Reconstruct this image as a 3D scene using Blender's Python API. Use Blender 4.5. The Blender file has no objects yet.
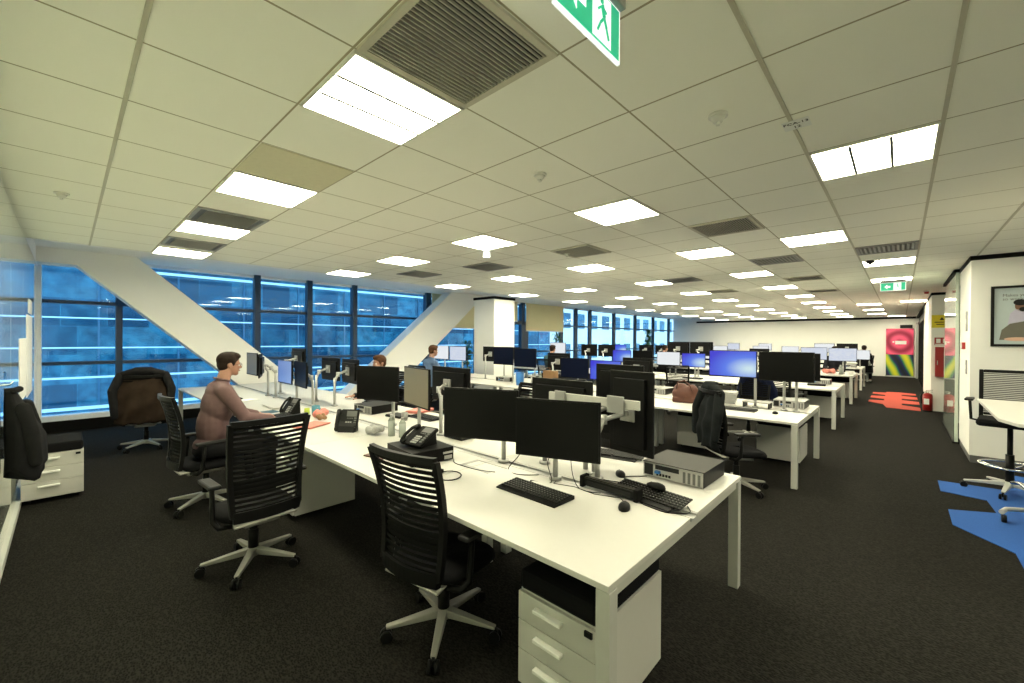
import bpy, bmesh, math, random
from mathutils import Vector, Matrix
random.seed(7)
PI = math.pi
SC = bpy.context.scene
COL = SC.collection

# ------------------------------------------------------------------ camera
F_PX, CAM_H = 416.0, 1.63
cam_d = bpy.data.cameras.new('camera'); cam = bpy.data.objects.new('camera', cam_d); COL.objects.link(cam)
cam_d.sensor_width = 36.0; cam_d.lens = 36.0 * F_PX / 1024.0; cam_d.clip_start = 0.05; cam_d.clip_end = 300
YAW, PIT, ROL = -0.7516, -0.0045, 0.006
fwd = Vector((math.sin(YAW) * math.cos(PIT), math.cos(YAW) * math.cos(PIT), math.sin(PIT)))
rgt = Vector((math.cos(YAW), -math.sin(YAW), 0)); upv = rgt.cross(fwd)
r2 = rgt * math.cos(ROL) + upv * math.sin(ROL); u2 = -rgt * math.sin(ROL) + upv * math.cos(ROL)
m = Matrix((r2, u2, -fwd)).transposed().to_4x4(); m.translation = Vector((0, 0, CAM_H))
cam.matrix_world = m
SC.camera = cam
# ------------------------------------------------------------------ exposure, world, daylight
SC.view_settings.view_transform = 'Standard'; SC.view_settings.look = 'None'
SC.view_settings.gamma = 1.0; SC.view_settings.use_curve_mapping = False
SC.view_settings.exposure = 2.1
SC.cycles.max_bounces = 9; SC.cycles.diffuse_bounces = 7; SC.cycles.glossy_bounces = 3
SC.cycles.transmission_bounces = 4; SC.cycles.transparent_max_bounces = 10
SC.cycles.caustics_reflective = False; SC.cycles.caustics_refractive = False
SC.cycles.use_denoising = True; SC.cycles.sample_clamp_indirect = 4.0
PANEL_E = 9.0
w = bpy.data.worlds.new('sky'); SC.world = w; w.use_nodes = True
bg = w.node_tree.nodes['Background']; bg.inputs[0].default_value = (0.42, 0.70, 1.0, 1); bg.inputs[1].default_value = 1.05

# ------------------------------------------------------------------ materials
MATS = {}
def nt_new(name):
    mt = bpy.data.materials.new(name); mt.use_nodes = True; MATS[name] = mt
    nt = mt.node_tree; b = nt.nodes['Principled BSDF']; return mt, nt, b
LOW_SPEC = {'case_grey', 'dark_grey', 'screen_navy', 'black_plastic','black_matt','screen_black','black_fabric','key_grey','hair_dark','hair_brown','jacket_black','jacket_grey','jacket_brown','navy_cloth','trousers','shirt_dark','vent_dark'}
def mat(name, col, rough=0.5, metal=0.0, noise=0.06, nscale=30.0, bump=0.0, spec=0.5, emis=None, es=0.0, coat=0.0, alpha=1.0):
    mt, nt, b = nt_new(name)
    N = nt.nodes.new; L = nt.links.new
    tc = N('ShaderNodeTexCoord'); nz = N('ShaderNodeTexNoise'); nz.inputs['Scale'].default_value = nscale; nz.inputs['Detail'].default_value = 3
    L(tc.outputs['Object'], nz.inputs['Vector'])
    rp = N('ShaderNodeMix'); rp.data_type = 'RGBA'
    lo = [max(0, c * (1 - noise)) for c in col]; hi = [min(1, c * (1 + noise)) for c in col]
    rp.inputs[6].default_value = (*lo, 1); rp.inputs[7].default_value = (*hi, 1)
    L(nz.outputs['Fac'], rp.inputs[0]); L(rp.outputs[2], b.inputs['Base Color'])
    b.inputs['Roughness'].default_value = rough; b.inputs['Metallic'].default_value = metal
    b.inputs['Specular IOR Level'].default_value = 0.13 if name in LOW_SPEC else spec; b.inputs['Coat Weight'].default_value = coat
    if emis: b.inputs['Emission Color'].default_value = (*emis, 1); b.inputs['Emission Strength'].default_value = es
    if bump:
        bp = N('ShaderNodeBump'); bp.inputs['Strength'].default_value = bump; bp.inputs['Distance'].default_value = 0.004
        L(nz.outputs['Fac'], bp.inputs['Height']); L(bp.outputs['Normal'], b.inputs['Normal'])
    return mt
mat('desk_white', (0.56, 0.55, 0.52), 0.42, noise=0.02)
mat('desk_edge', (0.66, 0.64, 0.56), 0.5, noise=0.02)
mat('metal_white', (0.50, 0.50, 0.47), 0.4, noise=0.03)
mat('wall_white', (0.88, 0.87, 0.83), 0.85, noise=0.02, nscale=4)
mat('beam_white', (0.90, 0.89, 0.86), 0.8, noise=0.02, nscale=4)
mat('soffit_white', (0.92, 0.92, 0.92), 0.8, noise=0.02, nscale=4)
mat('black_plastic', (0.007, 0.007, 0.007), 0.42, noise=0.15)
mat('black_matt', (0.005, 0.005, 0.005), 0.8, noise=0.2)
mat('black_fabric', (0.006, 0.006, 0.007), 0.95, noise=0.3, nscale=200, bump=0.3)
mat('screen_black', (0.004, 0.004, 0.004), 0.28, noise=0.1)
mat('silver', (0.45, 0.45, 0.44), 0.35, metal=0.5, noise=0.05)
mat('chair_silver', (0.34, 0.335, 0.30), 0.4, metal=0.25, noise=0.05)
mat('chrome', (0.8, 0.8, 0.78), 0.1, metal=1.0, noise=0.02)
mat('dark_grey', (0.02, 0.02, 0.02), 0.5)
mat('case_grey', (0.026, 0.025, 0.021), 0.5, metal=0.0, noise=0.05)
mat('mid_grey', (0.12, 0.12, 0.12), 0.5)
mat('light_grey', (0.35, 0.35, 0.34), 0.5)
mat('key_grey', (0.012, 0.012, 0.012), 0.5)
mat('key_print', (0.25, 0.25, 0.24), 0.5)
mat('frame_blue_reflect', (0.010, 0.038, 0.085), 0.4, noise=0.1)  # blue raised in the base colour to stand for reflections on the frames
mat('frame_white', (0.80, 0.82, 0.85), 0.4, noise=0.03)
mat('blind_cream', (0.93, 0.87, 0.60), 0.8, noise=0.06, nscale=3)
mat('ochre_tile', (0.66, 0.62, 0.45), 0.8)
mat('paper', (0.85, 0.85, 0.82), 0.8, noise=0.03)
mat('red', (0.32, 0.012, 0.012), 0.35, noise=0.05)
mat('orange_carpet', (0.45, 0.055, 0.03), 0.95, noise=0.15, nscale=120, bump=0.4)
mat('blue_carpet', (0.012, 0.09, 0.36), 0.95, noise=0.2, nscale=120, bump=0.4)
mat('yellow', (0.75, 0.62, 0.02), 0.6, noise=0.04)
mat('brown_leather', (0.075, 0.020, 0.010), 0.5, noise=0.3, nscale=14, bump=0.3)
mat('jacket_black', (0.010, 0.010, 0.011), 0.9, noise=0.4, nscale=14, bump=0.5)
mat('jacket_brown', (0.024, 0.015, 0.010), 0.85, noise=0.5, nscale=9, bump=0.4)
mat('jacket_grey', (0.012, 0.014, 0.015), 0.9, noise=0.4, nscale=14, bump=0.5)
mat('navy_cloth', (0.008, 0.012, 0.035), 0.9, noise=0.3, nscale=14, bump=0.5)
mat('shirt_mauve', (0.130, 0.072, 0.074), 0.8, noise=0.15, nscale=30, bump=0.2)
mat('shirt_blue', (0.10, 0.16, 0.28), 0.85, noise=0.15)
mat('shirt_teal', (0.05, 0.12, 0.15), 0.85, noise=0.15)
mat('shirt_dark', (0.02, 0.02, 0.025), 0.85, noise=0.15)
mat('trousers', (0.012, 0.012, 0.014), 0.9)
mat('skin', (0.38, 0.20, 0.14), 0.5, noise=0.08, nscale=12)
mat('lip', (0.42, 0.15, 0.11), 0.5)
mat('hair_dark', (0.018, 0.010, 0.007), 0.6, noise=0.5, nscale=60, bump=0.5)
mat('hair_brown', (0.07, 0.030, 0.014), 0.6, noise=0.5, nscale=60, bump=0.5)
mat('eye_white', (0.8, 0.8, 0.78), 0.3)
mat('glass_red', (0.10, 0.02, 0.02), 0.3)
mat('blue_plastic', (0.02, 0.15, 0.45), 0.4)
mat('teal_mug', (0.05, 0.22, 0.30), 0.4)
mat('pink', (0.60, 0.20, 0.16), 0.6)
mat('lime', (0.45, 0.52, 0.05), 0.6)
mat('tan', (0.22, 0.12, 0.05), 0.6)
mat('green_leaf', (0.03, 0.12, 0.02), 0.6, noise=0.4, nscale=20)
mat('plant_pot', (0.25, 0.24, 0.22), 0.6)
mat('exit_green', (0.02, 0.45, 0.22), 0.4, emis=(0.05, 0.85, 0.45), es=0.10)
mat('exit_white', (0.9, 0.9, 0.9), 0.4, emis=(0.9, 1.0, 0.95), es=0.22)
mat('vent_dark', (0.012, 0.012, 0.011), 0.8)
mat('vent_slat', (0.50, 0.48, 0.40), 0.5)
mat('grid_metal', (0.56, 0.53, 0.42), 0.5, noise=0.03)
mat('panel_frame', (0.75, 0.74, 0.68), 0.4)
mat('diffuser', (0.9, 0.9, 0.88), 0.6, emis=(1.0, 0.945, 0.68), es=PANEL_E)
mat('bottle', (0.30, 0.33, 0.30), 0.1)
mat('concrete_out', (0.88, 0.66, 0.54), 0.8, noise=0.08, nscale=1)
mat('band_out', (0.62, 0.60, 0.60), 0.6, noise=0.04)
mat('blue_wall', (0.04, 0.10, 0.15), 0.8, noise=0.05)
def screen(name, kind):
    mt, nt, b = nt_new(name); N = nt.nodes.new; L = nt.links.new
    b.inputs['Base Color'].default_value = (0.01, 0.01, 0.01, 1); b.inputs['Roughness'].default_value = 0.3
    tc = N('ShaderNodeTexCoord'); mp = N('ShaderNodeMapping'); L(tc.outputs['Generated'], mp.inputs['Vector'])
    rp = N('ShaderNodeValToRGB'); e = rp.color_ramp.elements
    if kind == 'blue':
        g = N('ShaderNodeTexGradient'); g.gradient_type = 'SPHERICAL'
        mp.inputs['Location'].default_value = (-0.85, 0, -0.35); mp.inputs['Scale'].default_value = (1.0, 0.01, 1.1)
        L(mp.outputs['Vector'], g.inputs['Vector']); L(g.outputs['Fac'], rp.inputs['Fac'])
        e[0].color = (0.035, 0.03, 0.75, 1); e[0].position = 0.05; e[1].color = (0.70, 0.92, 1.0, 1); e[1].position = 0.95
        k = e.new(0.5); k.color = (0.10, 0.22, 0.95, 1); s = 0.19
    elif kind == 'doc':
        g = N('ShaderNodeTexBrick'); g.inputs['Scale'].default_value = 5
        g.inputs['Color1'].default_value = (1, 1, 1, 1); g.inputs['Color2'].default_value = (.75, .75, .75, 1); g.inputs['Mortar'].default_value = (.5, .5, .5, 1)
        mp.inputs['Rotation'].default_value = (PI / 2, 0, 0); L(mp.outputs['Vector'], g.inputs['Vector']); L(g.outputs['Color'], rp.inputs['Fac'])
        e[0].color = (0.50, 0.62, 0.95, 1); e[1].color = (0.92, 0.96, 1.0, 1); e[0].position = 0.4; s = 0.18
    else:
        g = N('ShaderNodeTexGradient'); L(mp.outputs['Vector'], g.inputs['Vector']); L(g.outputs['Fac'], rp.inputs['Fac'])
        e[0].color = (0.16, 0.30, 0.72, 1); e[1].color = (0.30, 0.46, 0.85, 1); s = 0.17
    L(rp.outputs['Color'], b.inputs['Emission Color']); b.inputs['Emission Strength'].default_value = s
screen('screen_blue', 'blue'); screen('screen_doc', 'doc'); screen('screen_soft', 'soft')
mat('screen_white', (0.02, 0.02, 0.02), 0.3, emis=(0.93, 0.97, 1.0), es=0.19)
mat('screen_taupe', (0.16, 0.14, 0.10), 0.3)
mat('screen_navy', (0.003, 0.005, 0.018), 0.3)

def carpet():
    mt, nt, b = nt_new('carpet'); N = nt.nodes.new; L = nt.links.new
    tc = N('ShaderNodeTexCoord'); v = N('ShaderNodeTexVoronoi'); v.inputs['Scale'].default_value = 55
    mp = N('ShaderNodeMapping'); mp.inputs['Scale'].default_value = (1, 2.2, 1)
    nz = N('ShaderNodeTexNoise'); nz.inputs['Scale'].default_value = 90; nz.inputs['Detail'].default_value = 4
    L(tc.outputs['Object'], mp.inputs[0]); L(mp.outputs[0], v.inputs['Vector']); L(tc.outputs['Object'], nz.inputs['Vector'])
    mx = N('ShaderNodeMath'); mx.operation = 'MULTIPLY'; L(v.outputs['Distance'], mx.inputs[0]); L(nz.outputs['Fac'], mx.inputs[1])
    rp = N('ShaderNodeValToRGB'); e = rp.color_ramp.elements
    e[0].position = 0.05; e[0].color = (0.0025, 0.0024, 0.0022, 1); e[1].position = 0.42; e[1].color = (0.020, 0.0185, 0.0155, 1)
    L(mx.outputs[0], rp.inputs['Fac']); L(rp.outputs['Color'], b.inputs['Base Color'])
    b.inputs['Roughness'].default_value = 0.95; b.inputs['Specular IOR Level'].default_value = 0.08
    bp = N('ShaderNodeBump'); bp.inputs['Strength'].default_value = 0.5; bp.inputs['Distance'].default_value = 0.004
    L(mx.outputs[0], bp.inputs['Height']); L(bp.outputs['Normal'], b.inputs['Normal'])
carpet()
TILE, TX0, TY0 = 0.59, -2.205, 0.195
def ceiling_mat():
    mt, nt, b = nt_new('ceiling_tiles'); N = nt.nodes.new; L = nt.links.new
    geo = N('ShaderNodeNewGeometry'); sp = N('ShaderNodeSeparateXYZ'); L(geo.outputs['Position'], sp.inputs[0])
    outs = []
    for ax, o in (('X', TX0), ('Y', TY0)):
        a = N('ShaderNodeMath'); a.operation = 'SUBTRACT'; L(sp.outputs[ax], a.inputs[0]); a.inputs[1].default_value = o - TILE / 2
        d = N('ShaderNodeMath'); d.operation = 'DIVIDE'; L(a.outputs[0], d.inputs[0]); d.inputs[1].default_value = TILE
        f = N('ShaderNodeMath'); f.operation = 'FLOORED_MODULO'; L(d.outputs[0], f.inputs[0]); f.inputs[1].default_value = 1.0
        s = N('ShaderNodeMath'); s.operation = 'SUBTRACT'; L(f.outputs[0], s.inputs[0]); s.inputs[1].default_value = 0.5
        ab = N('ShaderNodeMath'); ab.operation = 'ABSOLUTE'; L(s.outputs[0], ab.inputs[0])
        lt = N('ShaderNodeMath'); lt.operation = 'LESS_THAN'; L(ab.outputs[0], lt.inputs[0]); lt.inputs[1].default_value = 0.0085
        outs.append(lt)
    mx = N('ShaderNodeMath'); mx.operation = 'MAXIMUM'; L(outs[0].outputs[0], mx.inputs[0]); L(outs[1].outputs[0], mx.inputs[1])
    nz = N('ShaderNodeTexNoise'); nz.inputs['Scale'].default_value = 1.3; L(geo.outputs['Position'], nz.inputs['Vector'])
    t = N('ShaderNodeMix'); t.data_type = 'RGBA'; t.inputs[6].default_value = (0.93, 0.92, 0.82, 1); t.inputs[7].default_value = (0.95, 0.94, 0.85, 1); L(nz.outputs['Fac'], t.inputs[0])
    c = N('ShaderNodeMix'); c.data_type = 'RGBA'; L(mx.outputs[0], c.inputs[0]); L(t.outputs[2], c.inputs[6]); c.inputs[7].default_value = (0.40, 0.36, 0.25, 1)
    L(c.outputs[2], b.inputs['Base Color']); b.inputs['Roughness'].default_value = 0.9
ceiling_mat()
def blind_mat():
    mt = MATS['blind_cream']; nt = mt.node_tree; N = nt.nodes.new; L = nt.links.new; b = nt.nodes['Principled BSDF']; out = nt.nodes['Material Output']
    tr = N('ShaderNodeBsdfTranslucent'); tr.inputs[0].default_value = (0.95, 0.72, 0.34, 1)
    mx = N('ShaderNodeMixShader'); mx.inputs[0].default_value = 0.30; L(b.outputs[0], mx.inputs[1]); L(tr.outputs[0], mx.inputs[2]); L(mx.outputs[0], out.inputs[0])
blind_mat()
def glass(name, tint, fac=0.12, rough=0.02, gl=(1, 1, 1)):
    mt, nt, b = nt_new(name); N = nt.nodes.new; L = nt.links.new
    nt.nodes.remove(b); out = nt.nodes['Material Output']
    t = N('ShaderNodeBsdfTransparent'); t.inputs[0].default_value = (*tint, 1)
    g = N('ShaderNodeBsdfGlossy'); g.inputs['Roughness'].default_value = rough; g.inputs[0].default_value = (*gl, 1)
    lw = N('ShaderNodeLayerWeight'); lw.inputs['Blend'].default_value = 0.5
    pw = N('ShaderNodeMath'); pw.operation = 'POWER'; L(lw.outputs['Facing'], pw.inputs[0]); pw.inputs[1].default_value = 4.0
    a = N('ShaderNodeMath'); a.operation = 'MULTIPLY_ADD'; a.use_clamp = True; L(pw.outputs[0], a.inputs[0]); a.inputs[1].default_value = 0.7; a.inputs[2].default_value = fac
    mx = N('ShaderNodeMixShader'); L(a.outputs[0], mx.inputs[0]); L(t.outputs[0], mx.inputs[1]); L(g.outputs[0], mx.inputs[2])
    L(mx.outputs[0], out.inputs[0])
glass('window_glass', (0.70, 0.90, 0.99), 0.025)
glass('clear_glass', (0.92, 0.95, 0.93), 0.05)
def frosted(name, col, tr, rough):
    mt, nt, b = nt_new(name)
    N = nt.nodes.new; L = nt.links.new
    nz = N('ShaderNodeTexNoise'); nz.inputs['Scale'].default_value = 0.8
    mx = N('ShaderNodeMix'); mx.data_type = 'RGBA'; L(nz.outputs['Fac'], mx.inputs[0])
    mx.inputs[6].default_value = (*[c * .93 for c in col], 1); mx.inputs[7].default_value = (*col, 1); L(mx.outputs[2], b.inputs['Base Color'])
    b.inputs['Roughness'].default_value = rough; b.inputs['Coat Weight'].default_value = 1.0; b.inputs['Coat Roughness'].default_value = 0.02
    b.inputs['Coat IOR'].default_value = 1.6
frosted('glass_board', (0.82, 0.90, 0.76), 0, 0.15)
frosted('glass_partition', (0.60, 0.68, 0.60), 0, 0.2)
def facade():
    mt, nt, b = nt_new('facade_glass'); N = nt.nodes.new; L = nt.links.new
    tc = N('ShaderNodeTexCoord'); sx = N('ShaderNodeSeparateXYZ'); cb = N('ShaderNodeCombineXYZ'); L(tc.outputs['Object'], sx.inputs[0]); L(sx.outputs['Y'], cb.inputs['X']); L(sx.outputs['Z'], cb.inputs['Y'])
    v = N('ShaderNodeTexBrick'); v.offset = 0.35; v.inputs['Scale'].default_value = 1.0; v.inputs['Brick Width'].default_value = 1.15; v.inputs['Row Height'].default_value = 1.0; v.inputs['Mortar Size'].default_value = 0.012
    v.inputs['Color1'].default_value = (0.15, 0.15, 0.15, 1); v.inputs['Color2'].default_value = (1, 1, 1, 1); v.inputs['Mortar'].default_value = (0.9, 0.9, 0.9, 1); L(cb.outputs[0], v.inputs['Vector'])
    nz = N('ShaderNodeTexNoise'); nz.inputs['Scale'].default_value = 2.6; nz.inputs['Detail'].default_value = 6; L(tc.outputs['Object'], nz.inputs['Vector'])
    a = N('ShaderNodeMath'); a.operation = 'MULTIPLY'; L(v.outputs['Color'], a.inputs[0]); L(nz.outputs['Fac'], a.inputs[1])
    rp = N('ShaderNodeValToRGB'); e = rp.color_ramp.elements
    e[0].position = 0.05; e[0].color = (0.001, 0.020, 0.042, 1); e[1].position = 0.6; e[1].color = (0.040, 0.155, 0.20, 1)
    k = e.new(0.25); k.color = (0.003, 0.045, 0.080, 1)
    L(a.outputs[0], rp.inputs[0]); L(rp.outputs[0], b.inputs['Base Color'])
    b.inputs['Roughness'].default_value = 0.15
facade()
def banner_mat():
    mt, nt, b = nt_new('banner_print'); N = nt.nodes.new; L = nt.links.new
    tc = N('ShaderNodeTexCoord'); sp = N('ShaderNodeSeparateXYZ'); L(tc.outputs['Generated'], sp.inputs[0])
    w1 = N('ShaderNodeTexWave'); w1.wave_type = 'RINGS'; w1.rings_direction = 'SPHERICAL'; w1.inputs['Scale'].default_value = 0.75; w1.inputs['Distortion'].default_value = 1.5
    mp = N('ShaderNodeMapping'); mp.inputs['Location'].default_value = (-0.5, 0, -1.5); mp.inputs['Scale'].default_value = (1, 0.01, 2.1)
    L(tc.outputs['Generated'], mp.inputs[0]); L(mp.outputs[0], w1.inputs[0])
    r1 = N('ShaderNodeValToRGB'); e = r1.color_ramp.elements
    e[0].color = (0.30, 0.01, 0.05, 1); e[1].color = (0.85, 0.10, 0.22, 1); L(w1.outputs['Fac'], r1.inputs[0])
    w2 = N('ShaderNodeTexWave'); w2.bands_direction = 'DIAGONAL'; w2.inputs['Scale'].default_value = 0.9; w2.inputs['Distortion'].default_value = 3.0; w2.inputs['Detail Scale'].default_value = 0.8
    L(tc.outputs['Generated'], w2.inputs[0]); r2_ = N('ShaderNodeValToRGB'); e = r2_.color_ramp.elements
    e[0].color = (0.005, 0.01, 0.02, 1); e[1].color = (0.70, 0.70, 0.02, 1); k = e.new(0.55); k.color = (0.03, 0.25, 0.10, 1); k = e.new(0.3); k.color = (0.01, 0.02, 0.12, 1)
    L(w2.outputs['Fac'], r2_.inputs[0])
    gt = N('ShaderNodeMath'); gt.operation = 'GREATER_THAN'; L(sp.outputs['Z'], gt.inputs[0]); gt.inputs[1].default_value = 0.45
    mx = N('ShaderNodeMix'); mx.data_type = 'RGBA'; L(gt.outputs[0], mx.inputs[0]); L(r2_.outputs[0], mx.inputs[6]); L(r1.outputs[0], mx.inputs[7])
    L(mx.outputs[2], b.inputs['Base Color']); b.inputs['Roughness'].default_value = 0.4
banner_mat()

# ------------------------------------------------------------------ mesh helpers
class MB:
    def __init__(s): s.bm = bmesh.new(); s.cur = 0
    def _set(s, faces, smooth=False):
        for f in faces: f.material_index = s.cur; f.smooth = smooth
    def box(s, c, d, rz=0, rx=0, ry=0):
        M = Matrix.Translation(c) @ Matrix.Rotation(rz, 4, 'Z') @ Matrix.Rotation(ry, 4, 'Y') @ Matrix.Rotation(rx, 4, 'X') @ Matrix.Diagonal((*d, 1))
        g = bmesh.ops.create_cube(s.bm, size=1, matrix=M)
        s._set({f for v in g['verts'] for f in v.link_faces}); return s
    def bx(s, x0, x1, y0, y1, z0, z1): return s.box(((x0 + x1) / 2, (y0 + y1) / 2, (z0 + z1) / 2), (x1 - x0, y1 - y0, z1 - z0))
    def cyl(s, p0, p1, r0, r1=None, n=12):
        p0 = Vector(p0); p1 = Vector(p1); r1 = r0 if r1 is None else r1; d = p1 - p0
        M = Matrix.Translation((p0 + p1) / 2) @ d.to_track_quat('Z', 'Y').to_matrix().to_4x4()
        g = bmesh.ops.create_cone(s.bm, cap_ends=True, segments=n, radius1=r0, radius2=r1, depth=d.length, matrix=M)
        for f in {f for v in g['verts'] for f in v.link_faces}: f.material_index = s.cur; f.smooth = len(f.verts) == 4
        return s
    def ell(s, c, r, n=16, m_=10, rot=None):
        M = Matrix.Translation(c) @ (rot.to_4x4() if rot else Matrix.Identity(4)) @ Matrix.Diagonal((*r, 1))
        g = bmesh.ops.create_uvsphere(s.bm, u_segments=n, v_segments=m_, radius=1, matrix=M)
        s._set({f for v in g['verts'] for f in v.link_faces}, True); return s
    def tube(s, pts, r, n=6, closed=False):
        pts = [Vector(p) for p in pts]; rings = []; N = len(pts)
        for i, p in enumerate(pts):
            a = pts[i - 1] if (i or closed) else p; b = pts[(i + 1) % N] if (i < N - 1 or closed) else p
            t = (b - a).normalized(); q = t.to_track_quat('Z', 'Y'); rr = r[i] if isinstance(r, (list, tuple)) else r
            rings.append([s.bm.verts.new(p + q @ Vector((rr * math.cos(2 * PI * k / n), rr * math.sin(2 * PI * k / n), 0))) for k in range(n)])
        fs = []
        for i in range(N if closed else N - 1):
            A, B = rings[i], rings[(i + 1) % N]
            off = 0
            if True:
                off = min(range(n), key=lambda o: sum((A[k].co - B[(k + o) % n].co).length for k in range(n)))
            for k in range(n): fs.append(s.bm.faces.new((A[k], A[(k + 1) % n], B[(k + 1 + off) % n], B[(k + off) % n])))
        s._set(fs, True)
        if not closed: s._set([s.bm.faces.new(rings[0][::-1]), s.bm.faces.new(rings[-1])])
        return s
    def prism(s, poly, vec, smooth=False):
        vec = Vector(vec); A = [s.bm.verts.new(p) for p in poly]; B = [s.bm.verts.new(Vector(p) + vec) for p in poly]; n = len(A)
        fs = [s.bm.faces.new(A[::-1]), s.bm.faces.new(B)]
        for i in range(n): fs.append(s.bm.faces.new((A[i], A[(i + 1) % n], B[(i + 1) % n], B[i])))
        s._set(fs, smooth); return s
    def grid(s, P, thick=0.0):       # P[i][j] points -> sheet
        V = [[s.bm.verts.new(p) for p in row] for row in P]; fs = []
        for i in range(len(V) - 1):
            for j in range(len(V[0]) - 1): fs.append(s.bm.faces.new((V[i][j], V[i + 1][j], V[i + 1][j + 1], V[i][j + 1])))
        s._set(fs, True)
        if thick:
            bmesh.ops.recalc_face_normals(s.bm, faces=fs)
            r = bmesh.ops.solidify(s.bm, geom=fs, thickness=thick)
        return s
    def build(s, name, mats, parent=None, bevel=0, loc=None, rz=0):
        bmesh.ops.recalc_face_normals(s.bm, faces=s.bm.faces[:])
        me = bpy.data.meshes.new(name); s.bm.to_mesh(me); s.bm.free()
        for k in ([mats] if isinstance(mats, str) else mats): me.materials.append(MATS[k])
        o = bpy.data.objects.new(name, me); COL.objects.link(o)
        if parent: o.parent = parent
        if loc: o.location = loc
        o.rotation_euler.z = rz
        if bevel:
            b = o.modifiers.new('bevel', 'BEVEL'); b.width = bevel; b.segments = 2; b.limit_method = 'ANGLE'; b.angle_limit = 0.9
        return o
def empty(name, loc, rz=0):
    o = bpy.data.objects.new(name, None); COL.objects.link(o); o.location = loc; o.rotation_euler = (0, 0, rz); o.empty_display_size = 0.1
    return o
def tag(o, label, cat, group=None, kind=None):
    o['label'] = label; o['category'] = cat
    if group: o['group'] = group
    if kind: o['kind'] = kind
    return o
KIDS = {}
def copy_tree(o, parent=None):
    c = o.copy(); COL.objects.link(c); c.parent = parent
    for ch in list(o.children): copy_tree(ch, c)
    return c
def place(o, loc, rz, label, cat, group=None):
    o.location = loc; o.rotation_euler = (0, 0, rz); return tag(o, label, cat, group)
def struct(mb, name, mats, label=None, bevel=0):
    o = mb.build(name, mats, bevel=bevel); o['kind'] = 'structure'
    if label: o['label'] = label
    return o
def text_mesh(name, txt, size, matname, parent, M, extrude=0.0005, align='CENTER'):
    cu = bpy.data.curves.new(name, 'FONT'); cu.body = txt; cu.size = size; cu.extrude = extrude; cu.align_x = align; cu.align_y = 'CENTER'; cu.resolution_u = 2
    tmp = bpy.data.objects.new('tmp', cu); COL.objects.link(tmp)
    me = bpy.data.meshes.new_from_object(tmp.evaluated_get(bpy.context.evaluated_depsgraph_get())); bpy.data.objects.remove(tmp)
    me.materials.clear(); me.materials.append(MATS[matname])
    o = bpy.data.objects.new(name, me); COL.objects.link(o)
    o.parent = parent; o.matrix_local = M
    return o
def D(a): return math.radians(a)

# ------------------------------------------------------------------ room shell
CEIL, WX, Y0, Y1, XR = 2.80, -10.65, -0.33, 26.5, 4.2
CE = -7.55                                    # edge of the tiled ceiling
struct(MB().bx(WX - 0.4, XR, Y0 - 0.3, Y1 + 0.3, -0.12, 0), 'floor', 'carpet', 'dark charcoal speckled office carpet')
struct(MB().bx(CE, XR, Y0 - 0.12, Y1, CEIL, CEIL + 0.1), 'ceiling', 'ceiling_tiles', 'beige square tile suspended ceiling')
o = struct(MB().bx(WX - 0.1, CE, Y0 - 0.12, Y1, 3.04, 3.14).bx(CE - 0.02, CE, Y0, Y1, CEIL, 3.04).bx(WX, CE, Y0 - 0.019, Y0, CEIL - 0.02, 3.04), 'trim_1', 'soffit_white', 'white raised plaster soffit along the windows')
o = struct(MB().bx(WX, XR, Y0 - 0.12, Y0 - 0.02, 0, 3.04), 'wall_left', 'wall_white')
struct(MB().bx(WX, XR, Y1, Y1 + 0.15, 0, 3.04), 'wall_back', 'wall_white', 'cream end wall far across the office')
struct(MB().bx(XR, XR + 0.1, Y0, Y1, 0, 3.0), 'wall_right_outer', 'wall_white')
# thick runners of the ceiling grid
mb = MB()
for j in (3, 4): mb.bx(TX0 + j * TILE - 0.009, TX0 + j * TILE + 0.009, Y0, Y1, CEIL - 0.005, CEIL + 0.01)
mb.bx(TX0 + 5 * TILE - 0.009, TX0 + 5 * TILE + 0.009, Y0, 8.3, CEIL - 0.005, CEIL + 0.01)
mb.bx(CE, XR, TY0 - 0.009, TY0 + 0.009, CEIL - 0.005, CEIL + 0.01)
struct(mb, 'trim_2', 'grid_metal', 'thicker metal runners of the ceiling grid')
struct(MB().bx(-9.2, 0.5, Y1 - 0.03, Y1, CEIL - 0.09, CEIL).bx(0.52, 0.6, 18.5, Y1, CEIL - .09, CEIL), 'trim_3', 'black_matt', 'black strip atop the end wall')

# glass-clad left wall
mb = MB(); x = -10.3
edges = [-10.3, -8.6, -7.1, -5.6, -4.1, -2.6, -1.1, 0.4, 1.9, XR]
for a, b in zip(edges[:-1], edges[1:]): mb.bx(a + 0.004, b - 0.004, Y0 - 0.02, Y0, 0.06, CEIL - 0.02)
struct(mb, 'wall_left_glass', 'glass_board', 'pale green back-painted glass wall')
struct(MB().bx(-10.62, -10.4, Y0 - 0.02, Y0 + 0.04, 0, 3.04), 'trim_4', 'beam_white', 'white corner post beside the glass wall')
struct(MB().bx(-10.3, XR, Y0, Y0 + 0.03, 0, 0.06), 'baseboard_left', 'metal_white')

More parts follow.
